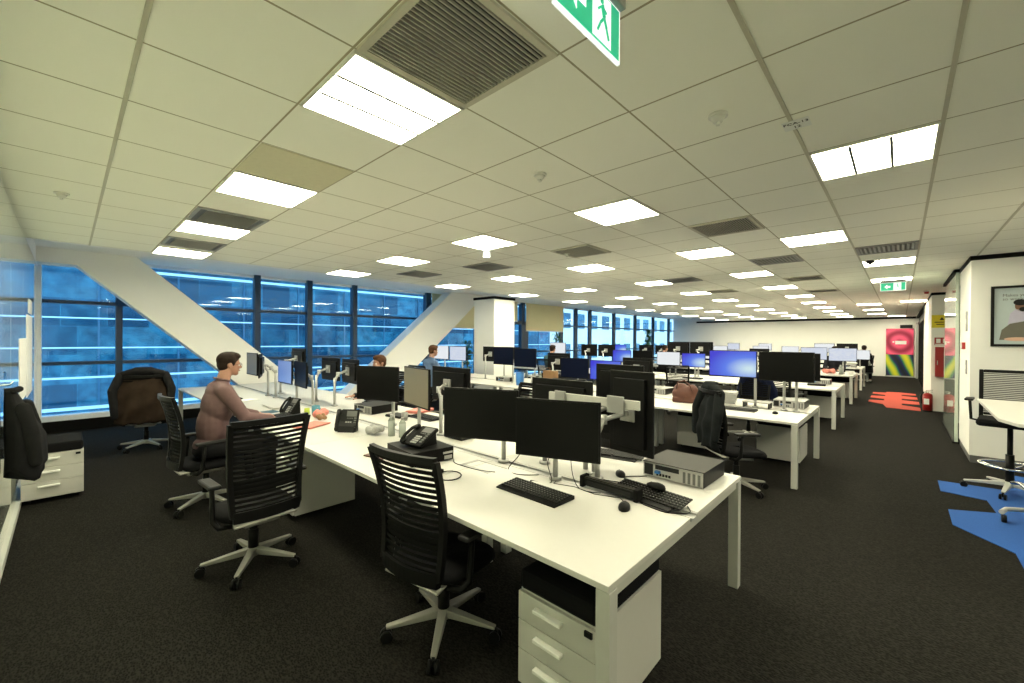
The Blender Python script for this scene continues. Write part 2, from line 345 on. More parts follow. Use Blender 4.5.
# window wall
MULL = [0.66, 2.92, 4.05, 5.20, 7.54, 9.6, 11.9, 14.47, 15.56, 16.72, 18.96, 21.26, 23.53, 25.78]
mb = MB()
for i, y in enumerate(MULL): 
    wd = 0.045 if i < 1 else (0.06 if y < 7 else 0.09 if y < 12 else 0.11)
    mb.bx(WX - 0.05, WX + (0.12 if y < 12 else 0.04), y - wd, y + wd, 0.28, 3.04)
for z in (1.17, 2.24): mb.bx(WX - 0.05, WX + 0.08, Y0, Y1, z - 0.03, z + 0.03)
struct(mb, 'window_1', 'frame_blue_reflect', 'dark blue mullions and transoms of the window wall, blue raised for reflections', bevel=0)
struct(MB().bx(WX - 0.06, WX + 0.04, Y0, Y1, 2.98, 3.04).bx(WX - 0.06, WX + 0.14, Y0, Y1, 0.19, 0.28), 'window_sill', 'frame_white', 'white sill and head of the window wall')
struct(MB().bx(WX - 0.06, WX + 0.1, Y0, Y1, 0, 0.19), 'baseboard_window', 'black_matt')
struct(MB().bx(WX - 0.02, WX - 0.01, Y0, Y1, 0.28, 3.0), 'window_2', 'window_glass', 'tinted glass of the window wall')
# glazed door in the window wall
struct(MB().bx(WX + 0.1, WX + 0.16, 11.75, 12.15, 0.0, 2.32).bx(WX + 0.1, WX + 0.16, 10.9, 12.1, 2.22, 2.34).bx(WX + 0.1, WX + 0.16, 10.85, 10.97, 0, 2.32), 'door_1', 'frame_blue_reflect', 'dark frame of the glazed door')
# blinds
bl = tag(MB().bx(WX + 0.16, WX + 0.175, 7.62, 9.55, 2.0, 3.03).build('roller_blind', 'blind_cream'), 'cream roller blind behind the slanting beam beside the white pillar', 'blind', 'cream roller blinds')
MB().bx(WX + 0.155, WX + 0.18, 7.62, 9.55, 1.98, 2.01).build('bottom_bar', 'frame_white', bl)
for y0, y1, z0, lb in ((9.65, 11.5, 2.32, 'narrower cream roller blind just right of the white pillar'), (12.0, 14.4, 1.98, 'wide cream roller blind right of the dark glazed door')):
    b2 = tag(MB().bx(WX + 0.16, WX + 0.175, y0, y1, z0, 3.03).build('roller_blind', 'blind_cream'), lb, 'blind', 'cream roller blinds')
    MB().bx(WX + 0.155, WX + 0.18, y0, y1, z0 - 0.02, z0 + 0.01).build('bottom_bar', 'frame_white', b2)

# slanting structural beams (a V), with the head beam they rise into
XB = -9.8
mb = MB()
mb.prism([(XB, 0.11, 2.80), (XB, 0.55, 3.04), (XB, 0.83, 3.04), (XB, 4.25, 0), (XB, 3.12, 0)], (-0.42, 0, 0))
struct(mb, 'beam_left', 'beam_white', 'white slanting structural beam at the left windows')
mb = MB(); mb.prism([(XB, 7.85, 3.04), (XB, 9.15, 3.04), (XB, 8.95, 2.86), (XB, 5.6, 0), (XB, 4.3, 0)], (-0.42, 0, 0))
struct(mb, 'beam_right', 'beam_white', 'white slanting structural beam beside the square pillar')
struct(MB().bx(XB - 0.41, XB - 0.004, Y0, 0.81, 2.803, 3.04).bx(XB - 0.41, XB - 0.004, 9.0, 10.5, 2.86, 3.04), 'beam_head', 'beam_white')
struct(MB().bx(-8.8, -8.0, 7.85, 8.65, 0, CEIL - 0.07), 'column', 'beam_white', 'square white pillar near the windows')
struct(MB().bx(-8.82, -7.98, 7.83, 8.67, CEIL - 0.07, CEIL), 'column_trim', 'black_matt')

# right-hand walls
struct(MB().bx(0.69, XR, 8.39, 9.75, 0.10, CEIL - 0.06), 'wall_right', 'wall_white', 'white wall block with the framed poster')
struct(MB().bx(0.70, XR, 8.40, 9.74, 0, 0.10), 'baseboard_right', 'mid_grey')
struct(MB().bx(0.68, XR, 8.38, 9.76, CEIL - 0.06, CEIL), 'trim_5', 'black_matt', 'black strip atop the white wall block')
struct(MB().bx(0.64, 0.68, 9.76, 12.1, 0.03, CEIL - 0.05).bx(0.645, XR, 12.06, 12.10, 0.03, CEIL - 0.05), 'wall_glass', 'glass_partition', 'frosted green glass partition beside the corridor')
struct(MB().bx(0.62, 0.70, 9.76, 12.12, 0, 0.03).bx(0.62, 0.70, 9.76, 12.12, CEIL - 0.05, CEIL), 'trim_6', 'black_matt')
struct(MB().bx(0.53, XR, 14.0, 18.5, 0, CEIL - 0.06), 'wall_corridor', 'wall_white', 'white corridor wall with the hose cabinet')
struct(MB().bx(0.52, XR, 13.99, 18.51, CEIL - 0.06, CEIL).bx(0.52, 0.54, 13.99, 18.5, 0, 0.09), 'trim_7', 'black_matt')
struct(MB().bx(0.60, 0.70, 18.5, Y1, 0, CEIL), 'wall_doors', 'dark_grey', 'dark glazed doors at the far end of the corridor')
mb = MB()
for k in range(6): mb.bx(0.56, 0.60, 18.6 + k * 1.3, 18.72 + k * 1.3, 0, 2.5)
mb.bx(0.56, 0.60, 18.5, Y1, 2.4, 2.5)
struct(mb, 'door_2', 'black_plastic', 'black frames of the corridor doors')
struct(MB().bx(0.50, 0.60, Y1 - 0.5, Y1, 0, 2.5), 'trim_8', 'light_grey')

# ------------------------------------------------------------------ outside
tag(MB().bx(-60, -12.2, -40, 70, -8.2, -8).build('street', 'concrete_out'), 'pale paved street below the windows', 'street')['kind'] = 'structure'
bld = tag(empty('office_building', (-20, 6, -8)), 'blue glass office building opposite with white railing bands', 'building')
MB().bx(-8, -1.0, -40, 21, 0, 22).build('glass_facade', 'facade_glass', bld)
mb = MB()
for z, t in ((4.0, .045), (4.35, .02), (2.27, .022), (1.27, .022), (0.27, .03), (-0.75, .05), (-1.7, .05), (5.2, .04), (-3.2, .1), (-4.2, .05)): mb.bx(-0.12, 0, -40, 21, z + 8 - t, z + 8 + t)
mb.build('railing_band', 'band_out', bld)
mb = MB()
for k in range(27): mb.bx(-1.02, -0.96, -39 + k * 2.25, -38.94 + k * 2.25, 0, 22)
mb.build('mullion', 'blue_wall', bld)
mb = MB().bx(-1.3, -0.3, -14, -5.6, 12.75, 14.2).bx(-1.3, -0.3, -3.4, 0.9, 12.55, 15.2).bx(-1.3, -.3, 0.9, 22, 16.3, 22)
mb.build('white_cladding', 'band_out', bld)
b3 = tag(empty('white_building', (-26, 34, -8)), 'pale rendered building seen through the far windows', 'building')
mb = MB().bx(-8, 0, -5, 42, 0, 24); mb.build('wall', 'concrete_out', b3)
mb = MB()
for f in range(7):
    for k in range(16): mb.bx(0, 0.05, -4 + k * 2.7, -2.4 + k * 2.7, 1 + f * 3.3, 2.6 + f * 3.3)
mb.build('windows_of_facade', 'facade_glass', b3)

# ------------------------------------------------------------------ ceiling fittings
def tc_(j, i): return (TX0 + j * TILE, TY0 + i * TILE, CEIL)
def light_proto():
    t = empty('ceiling_light', (0, 0, 0)); h = TILE / 2 - 0.008
    mb = MB()
    for s in (-1, 1): mb.box((s * (h - 0.006), 0, -0.006), (0.012, 2 * h, 0.012)).box((0, s * (h - 0.006), -0.006), (2 * h - 0.024, 0.012, 0.012))
    mb.build('frame', 'panel_frame', t)
    MB().box((0, 0, -0.008), (2 * h - 0.026, 2 * h - 0.026, 0.008)).build('diffuser', 'diffuser', t)
    mb = MB()
    for s in (-1, 1): mb.box((s * 0.092, 0, -0.0135), (0.016, 2 * h - 0.03, 0.003))
    mb.build('divider', 'mid_grey', t)
    return t
LP = light_proto(); used = False
ORD = ['nearest', 'second', 'third', 'fourth', 'fifth', 'sixth', 'seventh', 'eighth', 'ninth', 'tenth', 'eleventh', 'twelfth']
lines = [(-8.5, 'line nearest the windows'), (-5.5, 'second line from the windows'), (-2.5, 'third line from the windows'), (0.5, 'fourth line from the windows')]
spots = []
for j, nm in lines:
    for k in range(11): spots.append((j, 1.5 + 4 * k, 'square ceiling light panel, %s in the %s' % (ORD[k] + (' from the camera' if k == 0 else ''), nm)))
for j, i, lb in ((3.5, 5.5, 'large triple-strip ceiling light nearest above the corridor side'), (2.5, 9.5, 'ceiling light over the near end of the second desk bench'),
                 (3.5, 13.5, 'corridor ceiling light just in front of the far exit sign'), (3.5, 17.5, 'corridor ceiling light right behind the far exit sign'),
                 (4.2, 27.5, 'bright corridor ceiling light near the yellow sign'), (2.5, 28.5, 'ceiling light over aisle ends of far desks, nearest of three'),
                 (2.5, 33.5, 'ceiling light over aisle ends of far desks, middle of three'), (2.5, 38.5, 'ceiling light over aisle ends of far desks, farthest of three'),
                 (3.5, 42.5, 'small-looking ceiling light just before the banner wall')):
    spots.append((j, i, lb))
spots += [(6.5, 1.5, 'added ceiling light panel out of view right of the camera, first'), (6.5, 5.5, 'added ceiling light panel out of view above the high table, first'), (6.5, 9.5, 'added ceiling light panel out of view above the high table, second')]  # unseen panels added on the grid to brighten the right side
for j, i, lb in spots:
    o = LP if not used else copy_tree(LP); used = True
    place(o, tc_(j, i), 0, lb, 'ceiling light', 'ceiling light panels')
def grille(j, i, lb, n=24):
    t = tag(empty('air_grille', tc_(j, i)), lb, 'vent', 'dark return air grilles'); h = TILE / 2 - 0.008
    mb = MB()
    for s in (-1, 1): mb.box((s * (h - 0.015), 0, -0.006), (0.03, 2 * h, 0.014)).box((0, s * (h - 0.015), -0.006), (2 * h - 0.06, 0.03, 0.014))
    mb.build('frame', 'grid_metal', t)
    MB().box((0, 0, -0.001), (2 * h - 0.06, 2 * h - 0.06, 0.004)).build('backing', 'vent_dark', t)
    mb = MB(); w_ = 2 * h - 0.06
    for k in range(n): mb.box((-w_ / 2 + (k + .5) * w_ / n, 0, -0.008), (0.0045, w_, 0.012))
    mb.build('slat', 'vent_slat', t)['kind'] = 'stuff'
grille(1.5, 1.5, 'large dark slatted air grille beside the nearest light panel')
grille(-1.5, 7.5, 'dark air grille between the second and third rows of lights, left one')
grille(1.5, 7.5, 'dark air grille between the second and third rows of lights, right one')
grille(-1.5, 17.5, 'far dark air grille beside the fifth light of the third line', 12)
grille(1.5, 15.5, 'far dark air grille on the right, nearer of two', 12)
grille(1.5, 19.8, 'far dark air grille on the right, farther of two', 12)
def diffuser(j, i, lb):
    t = tag(empty('air_diffuser', tc_(j, i)), lb, 'vent', 'pale supply air diffusers'); h = TILE / 2 - 0.008
    mb = MB()
    for s in (-1, 1): mb.box((s * (h - 0.015), 0, -0.006), (0.03, 2 * h, 0.014)).box((0, s * (h - 0.015), -0.006), (2 * h - 0.06, 0.03, 0.014))
    mb.build('frame', 'light_grey', t)
    MB().box((0, 0, -0.001), (2 * h - 0.06, 2 * h - 0.06, 0.004)).build('backing', 'mid_grey', t)
    mb = MB()
    for k in range(12): mb.box((-0.24 + k * 0.0436, 0, -0.010), (0.024, 0.42, 0.006), ry=0.5)
    mb.build('slat', 'light_grey', t)
diffuser(-4.5, 1.5, 'pale slotted air diffuser between the two nearest left light panels')
diffuser(-7.2, 1.5, 'pale slotted air diffuser beside the light panel nearest the windows')
diffuser(-4.5, 7.5, 'pale air diffuser behind the small white sensor')
diffuser(-7.0, 7.0, 'pale air diffuser between lights near the windows')
diffuser(3.5, 11.5, 'pale slotted air diffuser between the runners before the far exit sign')
diffuser(1.5, 11.5, 'pale slotted air diffuser left of the two corridor runners')
diffuser(-1.5, 13.4, 'pale air diffuser between third line and fourth line lights')
# missing tile showing the void
struct(MB().box((TX0 - 1.5 * TILE, TY0 + 1.5 * TILE, CEIL - 0.002), (TILE * .97, TILE * .97, 0.006)), 'trim_9', 'ochre_tile', 'darker ochre ceiling tile')
def detector(x, y, lb, m_='panel_frame', r=0.036, cat='smoke detector'):
    t = tag(empty('smoke_detector', (x, y, CEIL)), lb, cat)
    MB().cyl((0, 0, 0), (0, 0, -0.012), r * 1.3, r * 1.3, 20).build('base', m_, t)
    MB().cyl((0, 0, -0.012), (0, 0, -0.04), r, r * 0.6, 20).cyl((0, 0, -.04), (0, 0, -.055), r * .3, r * .3, 12).build('sensor_head', m_, t)
detector(-0.70, 2.30, 'white round smoke detector in the tile left of the white ceiling label')
detector(-1.87, 2.28, 'white round smoke detector between nearest light and second row')
detector(-4.99, -0.03, 'pale round smoke detector near the glass wall')
detector(-0.33, 7.94, 'dark round smoke detector hanging before the far exit sign', 'dark_grey', 0.06)
detector(-3.3, 4.6, 'small round detector left of the dark grille', r=0.035)
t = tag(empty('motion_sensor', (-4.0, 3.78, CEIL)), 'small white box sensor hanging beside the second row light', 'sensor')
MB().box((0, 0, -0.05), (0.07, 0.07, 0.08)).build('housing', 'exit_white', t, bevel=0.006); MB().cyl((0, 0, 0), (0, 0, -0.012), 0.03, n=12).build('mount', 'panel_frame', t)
t = tag(empty('ceiling_label', (-0.415, 2.655, CEIL - 0.012)), 'small white printed label stuck on the ceiling runner', 'label')
MB().box((0, 0, -0.001), (0.12, 0.115, 0.002)).build('sticker', 'paper', t)
for s, dy in (('FCA-13', 0.022), ('12', -0.024)):
    text_mesh('lettering', s, 0.036, 'black_matt', t, Matrix.Translation((0, -dy, -0.003)) @ Matrix.Rotation(PI, 4, 'X') @ Matrix.Rotation(0, 4, 'Z'))
t = tag(empty('ceiling_camera', (0.95, 6.3, CEIL)), 'small dark dome fitting on the ceiling above the drafting stool', 'camera')
MB().cyl((0, 0, 0), (0, 0, -0.02), 0.05, n=16).build('base', 'panel_frame', t); MB().ell((0, 0, -0.02), (0.03, 0.03, 0.03)).build('dome', 'black_plastic', t)

# exit signs (local: sign face towards -Y)
def exit_sign(loc, rz, L_, H_, lb):
    t = tag(empty('exit_sign', loc, rz), lb, 'exit sign')
    MB().box((0, 0, H_ / 2 + 0.02), (L_ * 1.02, 0.05, 0.045)).build('housing', 'light_grey', t, bevel=0.004)
    MB().box((-L_ * .35, 0, H_ / 2 + 0.09), (0.012, 0.012, 0.12)).box((L_ * .35, 0, H_ / 2 + 0.09), (0.012, 0.012, 0.12)).build('hanger', 'light_grey', t)
    MB().box((0, 0, 0), (L_, 0.010, H_)).build('light_plate', 'exit_white', t)
    MB().box((0, -0.0058, 0), (L_ * .95, 0.002, H_ * .9)).build('green_panel', 'exit_green', t)
    MB().box((L_ * .17, -0.0075, 0), (L_ * .30, 0.002, H_ * .84)).build('white_panel', 'exit_white', t)
    mb = MB(); s = H_ * .8; cx = -L_ * .22                       # arrow
    A = [(-.32, 0), (0, .36), (0, .14), (.34, .14), (.34, -.14), (0, -.14), (0, -.36)]
    mb.prism([(cx + a * s, -0.0068, b * s) for a, b in A], (0, -0.002, 0)); mb.build('arrow', 'exit_white', t)
    mb = MB(); cx = L_ * .17; y = -0.009                         # running figure
    def lim(a, b, r): mb.tube([(cx + a[0] * s, y, a[1] * s), (cx + b[0] * s, y, b[1] * s)], r * s, 6)
    mb.ell((cx - .02 * s, y, .36 * s), (.075 * s, .003, .075 * s), 10, 6)
    lim((-.02, .25), (.06, .02), .05); lim((.06, .02), (-.08, -.14), .035); lim((-.08, -.14), (-.2, -.36), .03); lim((.06, .02), (.16, -.16), .035)
    lim((.16, -.16), (.26, -.38), .03); lim((-.02, .24), (-.18, .10), .027); lim((0, .24), (.16, .16), .027)
    mb.build('running_figure', 'exit_green', t)
exit_sign((-0.665, 1.03, 2.59), D(90), 0.34, 0.17, 'green exit sign hanging nearest the camera beside the air grille')
exit_sign((-0.11, 10.1, 2.62), 0, 0.34, 0.15, 'small green exit sign hanging over the far corridor')

# ------------------------------------------------------------------ furniture builders
DH = 0.73
def bench(name, x0, x1, y0, mods, lb, far=False, width=1.72):
    """linked desk bench: x0 (window end) .. x1 (aisle end), user sides at y0 and y0+width"""
    t = tag(empty('bench_desk', ((x0 + x1) / 2, y0 + width / 2, 0)), lb, 'desk', 'long white desk benches'); hx = (x1 - x0) / 2; hy = width / 2
    W = 2 * hx / mods
    for k in range(mods):
        a = -hx + k * W
        for s in (-1, 1):
            ya, yb = (-hy, -0.05) if s < 0 else (0.05, hy)
            MB().bx(a + 0.002, a + W - 0.002, ya, yb, DH - 0.025, DH).build('desktop', 'desk_white', t, bevel=0.002)
    for k in range(mods + 1):
        xx = -hx + k * W; xx = min(max(xx, -hx + 0.03), hx - 0.03)
        for s in (-1, 1):
            MB().box((xx, s * ((hy - 0.035) if k in (0, mods) else 0.10), (DH - 0.03) / 2), (0.06, 0.06, DH - 0.03)).build('leg', 'metal_white', t, bevel=0.003)
        MB().box((xx, 0, DH - 0.05), (0.035, width - 0.14, 0.04)).build('crossbar', 'metal_white', t)
    MB().bx(-hx, hx, -0.045, 0.045, DH - 0.02, DH - 0.012).bx(-hx, hx, -0.045, -0.03, DH - 0.02, DH - 0.001).bx(-hx, hx, 0.03, 0.045, DH - 0.02, DH - 0.001).build('cable_rail', 'silver', t)
    MB().bx(-hx + 0.1, hx - 0.1, -0.12, 0.12, DH - 0.13, DH - 0.12).bx(-hx + 0.1, hx - 0.1, -0.12, -0.11, DH - 0.13, DH - 0.06).bx(-hx + 0.1, hx - 0.1, 0.11, 0.12, DH - 0.13, DH - 0.06).build('cable_tray', 'black_matt', t)
    return t
BY = [1.35, 5.47, 9.70, 13.95, 18.15, 22.35]
BX = [-0.77, -0.82, -0.87, -0.91, -0.94, -0.96]
bench('b', -9.4, BX[0], BY[0], 6, 'nearest long white desk bench, with keyboard and two black monitors')
bench('b', -4.70, BX[1], BY[1], 2, 'second white desk bench from the camera, at the aisle, with lit blue monitor')
bench('b', -10.0, -4.80, 5.74, 3, 'white desk bench by the windows behind the slanting beam', width=1.6)
bench('b', -4.75, BX[2], BY[2], 2, 'third white desk bench along the aisle')
bench('b', -10.0, -4.85, 9.9, 3, 'white desk bench under the cream blinds', width=1.6)
bench('b', -8.4, BX[3], BY[3], 4, 'fourth white desk bench along the aisle')
bench('b', -8.4, BX[4], BY[4], 4, 'fifth white desk bench along the aisle')
bench('b', -8.4, BX[5], BY[5], 4, 'farthest white desk bench, by the end wall')

def pedestal(loc, rz, lb, cushion=True, w_=0.42, d_=0.58, h_=0.48):
    """drawers towards local -Y"""
    t = tag(empty('drawer_pedestal', loc, rz), lb, 'drawer unit', 'white drawer pedestals')
    MB().bx(-w_ / 2, w_ / 2, -d_ / 2 + 0.02, d_ / 2, 0.04, h_).build('body', 'desk_white', t, bevel=0.003)
    zs = [0.05, 0.21, 0.345, h_ - 0.005]
    for a, b in zip(zs[:-1], zs[1:]):
        d = MB().bx(-w_ / 2, w_ / 2, -d_ / 2, -d_ / 2 + 0.018, a, b - 0.004).build('drawer', 'desk_white', t, bevel=0.002)
        MB().box((-0.03, -d_ / 2 - 0.014, b - 0.045), (0.15, 0.028, 0.016)).build('handle', 'paper', d, bevel=0.003)
    MB().box((w_ / 2 - 0.04, -d_ / 2 - 0.004, h_ - 0.03), (0.035, 0.012, 0.022)).build('lock', 'black_plastic', t)
    if cushion: MB().bx(-w_ / 2 + 0.003, w_ / 2 - 0.003, -d_ / 2 + 0.003, d_ / 2 - 0.003, h_, h_ + 0.095).build('cushion', 'black_fabric', t, bevel=0.02)
    mb = MB()
    for sx in (-1, 1):
        for sy in (-1, 1): mb.cyl((sx * (w_ / 2 - 0.05) - .01, sy * (d_ / 2 - 0.07), 0.022), (sx * (w_ / 2 - 0.05) + .01, sy * (d_ / 2 - 0.07), 0.022), 0.022, n=12)
    mb.build('castor', 'black_plastic', t)
    return t
pedestal((-1.075, 1.73, 0), 0, 'white three-drawer unit with black cushion under the nearest desk corner', d_=0.60)
pedestal((-4.15, 1.66, 0), 0, 'white drawer unit under the nearest bench seen past the chair facing the windows', cushion=False, h_=0.58)
pedestal((-6.42, -0.09, 0), D(90), 'white three-drawer unit against the glass wall, half behind the dark jacket')
pedestal((-1.20, 6.82, 0), D(180), 'white drawer unit under the aisle end of the second bench', w_=0.5)
pedestal((-2.30, 6.72, 0), D(180), 'white drawer unit under the second bench beyond the chair with jacket')
pedestal((-1.25, 11.1, 0), D(180), 'white drawer unit under the aisle end of the third bench')
pedestal((-1.25, 15.3, 0), D(180), 'white drawer unit under the aisle end of the fourth bench')
pedestal((-5.9, 7.0, 0), D(180), 'white drawer unit under the window bench behind the beam')

def star_base(t, mat_, R=0.31, ang0=0.3, hub=0.105):
    for k in range(5):
        a = ang0 + k * 2 * PI / 5; c, s = math.cos(a), math.sin(a); n = Vector((-s, c, 0))
        P0 = Vector((c * 0.03, s * 0.03, hub)); P1 = Vector((c * R, s * R, 0.075))
        mb = MB(); q = [P0 + n * 0.026, P0 - n * 0.026, P1 - n * 0.015, P1 + n * 0.015]
        A = [mb.bm.verts.new(p + Vector((0, 0, 0.022 if i < 2 else 0.010))) for i, p in enumerate(q)]
        B = [mb.bm.verts.new(p - Vector((0, 0, 0.022 if i < 2 else 0.008))) for i, p in enumerate(q)]
        mb.bm.faces.new(A); mb.bm.faces.new(B[::-1])
        for i in range(4): mb.bm.faces.new((A[i], B[i], B[(i + 1) % 4], A[(i + 1) % 4]))
        arm = mb.build('base_arm', mat_, t, bevel=0.005)
        mb = MB()
        for s2 in (-1, 1):
            o_ = Vector((c * (R - 0.0), s * (R - 0.0), 0.030)); mb.cyl(o_ + n * s2 * 0.007, o_ + n * s2 * 0.026, 0.030, n=16)
        mb.cyl((c * R, s * R, 0.03), (c * R, s * R, 0.078), 0.008, n=8); mb.box((c * R, s * R, 0.055), (0.03, 0.012, 0.02), rz=a)
        mb.build('castor', 'black_plastic', t)
    MB().cyl((0, 0, hub - 0.035), (0, 0, hub + 0.03), 0.036, 0.030, 16).build('hub', mat_, t)

def chair(lb, group='black mesh-back office chairs', SH=0.44, top=1.08, dark=False):
    """faces +Y"""
    t = tag(empty('office_chair', (0, 0, 0)), lb, 'chair', group)
    star_base(t, 'chair_silver')
    MB().cyl((0, 0, 0.13), (0, 0, SH - 0.10), 0.026, n=14).cyl((0, 0, 0.13), (0, 0, 0.26), 0.033, n=14).build('gas_lift', 'black_plastic', t)
    MB().prism([(-0.11, -0.17, SH - 0.10), (0.11, -0.17, SH - 0.10), (0.13, 0.12, SH - 0.10), (-0.13, 0.12, SH - 0.10)], (0, 0, 0.035)).prism([(-0.20, -0.25, SH - 0.055), (0.20, -0.25, SH - 0.055), (0.17, -0.12, SH - 0.055), (-0.17, -.12, SH - 0.055)], (0, 0, 0.012)).build('mechanism', 'chair_silver', t, bevel=0.006)
    P = []                                                   # seat cushion outline
    for k in range(28):
        a = 2 * PI * k / 28; x = 0.245 * math.copysign(abs(math.cos(a)) ** 0.55, math.cos(a)); y = 0.235 * math.copysign(abs(math.sin(a)) ** 0.55, math.sin(a)) + 0.02
        P.append((x, y))
    mb = MB(); rows = [(0.92, SH - 0.045), (1.0, SH - 0.03), (1.0, SH - 0.005), (0.95, SH + 0.012), (0.8, SH + 0.018), (0.3, SH + 0.012)]
    V = [[mb.bm.verts.new((x * s, (y - .02) * s + .02, z - (0.02 if y > 0.2 else 0))) for x, y in P] for s, z in rows]
    for i in range(len(V) - 1):
        for k in range(28): f = mb.bm.faces.new((V[i][k], V[i][(k + 1) % 28], V[i + 1][(k + 1) % 28], V[i + 1][k])); f.smooth = True
    mb.bm.faces.new(V[0][::-1]); mb.bm.faces.new(V[-1])
    mb.build('seat', 'black_fabric', t)
    # backrest: two uprights, rails and stretched slats following a shallow S curve
    zb, zt = SH + 0.02, top
    def by(u): return -0.245 - 0.02 * math.sin(u * PI * 1.1) * -1.0 - 0.075 * u * u + 0.02 * u
    def bw(u): return 0.205 + 0.035 * u
    def bp(u, v): return Vector((v * bw(u), by(u) - 0.035 * (1 - v * v), zb + (zt - zb) * u))
    mb = MB()
    for s in (-1, 1):
        for k in range(14):
            a, b = bp(k / 14, s), bp((k + 1) / 14, s)
            mb.prism([a + Vector((s * -0.016, 0.014, 0)), a + Vector((s * 0.016, 0.014, 0)), a + Vector((s * 0.016, -0.016, 0)), a + Vector((s * -0.016, -0.016, 0))], b - a)
    for u, hh in ((0.0, 0.035), (1.0, 0.018)):
        row = [bp(u, v / 6) for v in range(-6, 7)]
        for a, b in zip(row[:-1], row[1:]):
            z = Vector((0, 0, hh)); y = Vector((0, 0.014, 0)); mb.prism([a - y - z, a + y - z, a + y + z, a - y + z], b - a)
    mb.build('back_frame', 'black_plastic', t)
    mb = MB(); n = 19
    for k in range(1, n):
        u = k / n; hh = 0.0094
        row = [bp(u, v / 4) for v in range(-4, 5)]
        for a, b in zip(row[:-1], row[1:]):
            z = Vector((0, 0, hh)); y = Vector((0, 0.002, 0)); mb.prism([a - y - z, a + y - z, a + y + z, a - y + z], b - a)
    mb.build('back_slats', 'black_matt', t)
    row = [bp(0.30, v / 4) + Vector((0, 0.012, 0)) for v in range(-4, 5)]; mb = MB()
    for a, b in zip(row[:-1], row[1:]):
        z = Vector((0, 0, 0.045)); y = Vector((0, 0.006, 0)); mb.prism([a - y - z, a + y - z, a + y + z, a - y + z], b - a)
    mb.build('lumbar_band', 'black_matt', t)
    for s in (-1, 1):
        mb = MB(); x = s * 0.275
        mb.tube([(s * 0.18, -0.16, SH - 0.06), (s * 0.25, -0.13, SH - 0.06), (x, -0.10, SH - 0.02), (x, -0.09, SH + 0.08), (x, -0.08, SH + 0.20)], [0.016, 0.018, 0.018, 0.016, 0.015], 8)
        mb.build('arm_post', 'black_plastic', t)
        MB().box((x, -0.03, SH + 0.215), (0.075, 0.25, 0.028)).build('armrest', 'dark_grey', t, bevel=0.012)
    return t
def put_chair(src, x, y, deg, lb, cat='chair', group='black mesh-back office chairs'):
    o = copy_tree(src); return place(o, (x, y, 0), D(deg), lb, cat, group)
c1 = chair('black slatted-back chair at the nearest bench in front of the black computer'); c1.location = (-1.86, 1.42, 0); c1.rotation_euler.z = D(8)
c2 = put_chair(c1, -3.40, 0.92, 94, 'black slatted-back chair with pale base facing the windows, beside the seated man')
c3 = put_chair(c1, -4.95, 0.93, 4, 'black slatted-back chair the man in the mauve shirt sits on')
c4 = put_chair(c1, -8.12, 0.80, 78, 'black office chair near the windows under a brown and black jacket')
c5 = put_chair(c1, -1.32, 5.06, -48, 'black office chair at second bench with dark jacket hung over its back')
k_ = 0
for x, y, d, lb in ((-5.9, 3.42, 178, 'office chair behind the nearest bench under the brown-haired person'), (-3.3, 3.55, 170, 'empty office chair hidden behind the nearest bench monitors'),
                    (-7.2, 5.15, 5, 'office chair under the man in the blue shirt'), (-3.4, 5.0, 15, 'office chair half hidden at the middle of the second bench'),
                    (-1.6, 9.3, -20, 'office chair at the third bench near the aisle'), (-3.6, 9.35, 10, 'office chair at the third bench farther from the aisle'),
                    (-7.3, 9.4, 0, 'office chair under the man in the teal shirt'), (-1.9, 13.5, 0, 'office chair at the fourth bench near the aisle'), (-5.8, 13.55, 0, 'office chair under the dark-haired person by the far windows'),
                    (-1.5, 16.4, 180, 'office chair behind the fourth bench'), (-1.1, 21.9, 20, 'office chair at the farthest bench by the aisle')):
    put_chair(c1, x, y, d, lb)

# ------------------------------------------------------------------ monitors
def monitor(cx, cy, zb, deg, face, lb, w_=0.53, h_=0.345, stand='arm', post=None, silver='silver', tilt=0.0):
    """screen faces local -Y; origin on the desk below the panel"""
    t = tag(empty('monitor', (cx, cy, DH), D(deg)), lb, 'monitor', 'computer monitors'); z0 = zb - DH
    MB().bx(-w_ / 2, w_ / 2, 0, 0.018, z0, z0 + h_).bx(-w_ / 2 + 0.05, w_ / 2 - 0.05, 0.018, 0.045, z0 + 0.05, z0 + h_ - 0.05).build('casing', 'black_plastic', t, bevel=0.003)
    MB().bx(-w_ / 2 + 0.010, w_ / 2 - 0.010, -0.0015, 0.0, z0 + 0.015, z0 + h_ - 0.010).build('display', face, t)
    zm = z0 + h_ * 0.5
    MB().box((0, 0.052, zm), (0.11, 0.014, 0.11)).build('mount_plate', 'silver', t, bevel=0.002)
    if stand == 'arm':
        px, py = post if post else (0.0, 0.20)
        e1 = Vector((px * 0.5 + 0.06, 0.09 + 0.5 * (py - 0.09), zm - 0.04))
        MB().cyl((0, 0.055, zm), (0, 0.09, zm), 0.02, n=12).tube([(0, 0.09, zm), tuple(e1), (px, py, max(zm - 0.12, 0.12))], 0.017, 8).cyl(e1 + Vector((0, 0, -.03)), e1 + Vector((0, 0, .03)), 0.024, n=12).build('arm', silver, t)
        MB().cyl((px, py, 0.005), (px, py, max(zm - 0.08, 0.16)), 0.017, n=12).cyl((px, py, 0.0), (px, py, 0.02), 0.04, n=16).build('pole', silver, t)
    else:
        MB().box((0, 0.07, z0 / 2 + 0.06), (0.05, 0.02, z0 + 0.12)).build('neck', 'black_plastic', t)
        MB().box((0, 0.07, 0.006), (0.22, 0.17, 0.012)).build('foot', 'black_plastic', t, bevel=0.003)
    return t
M_ = monitor
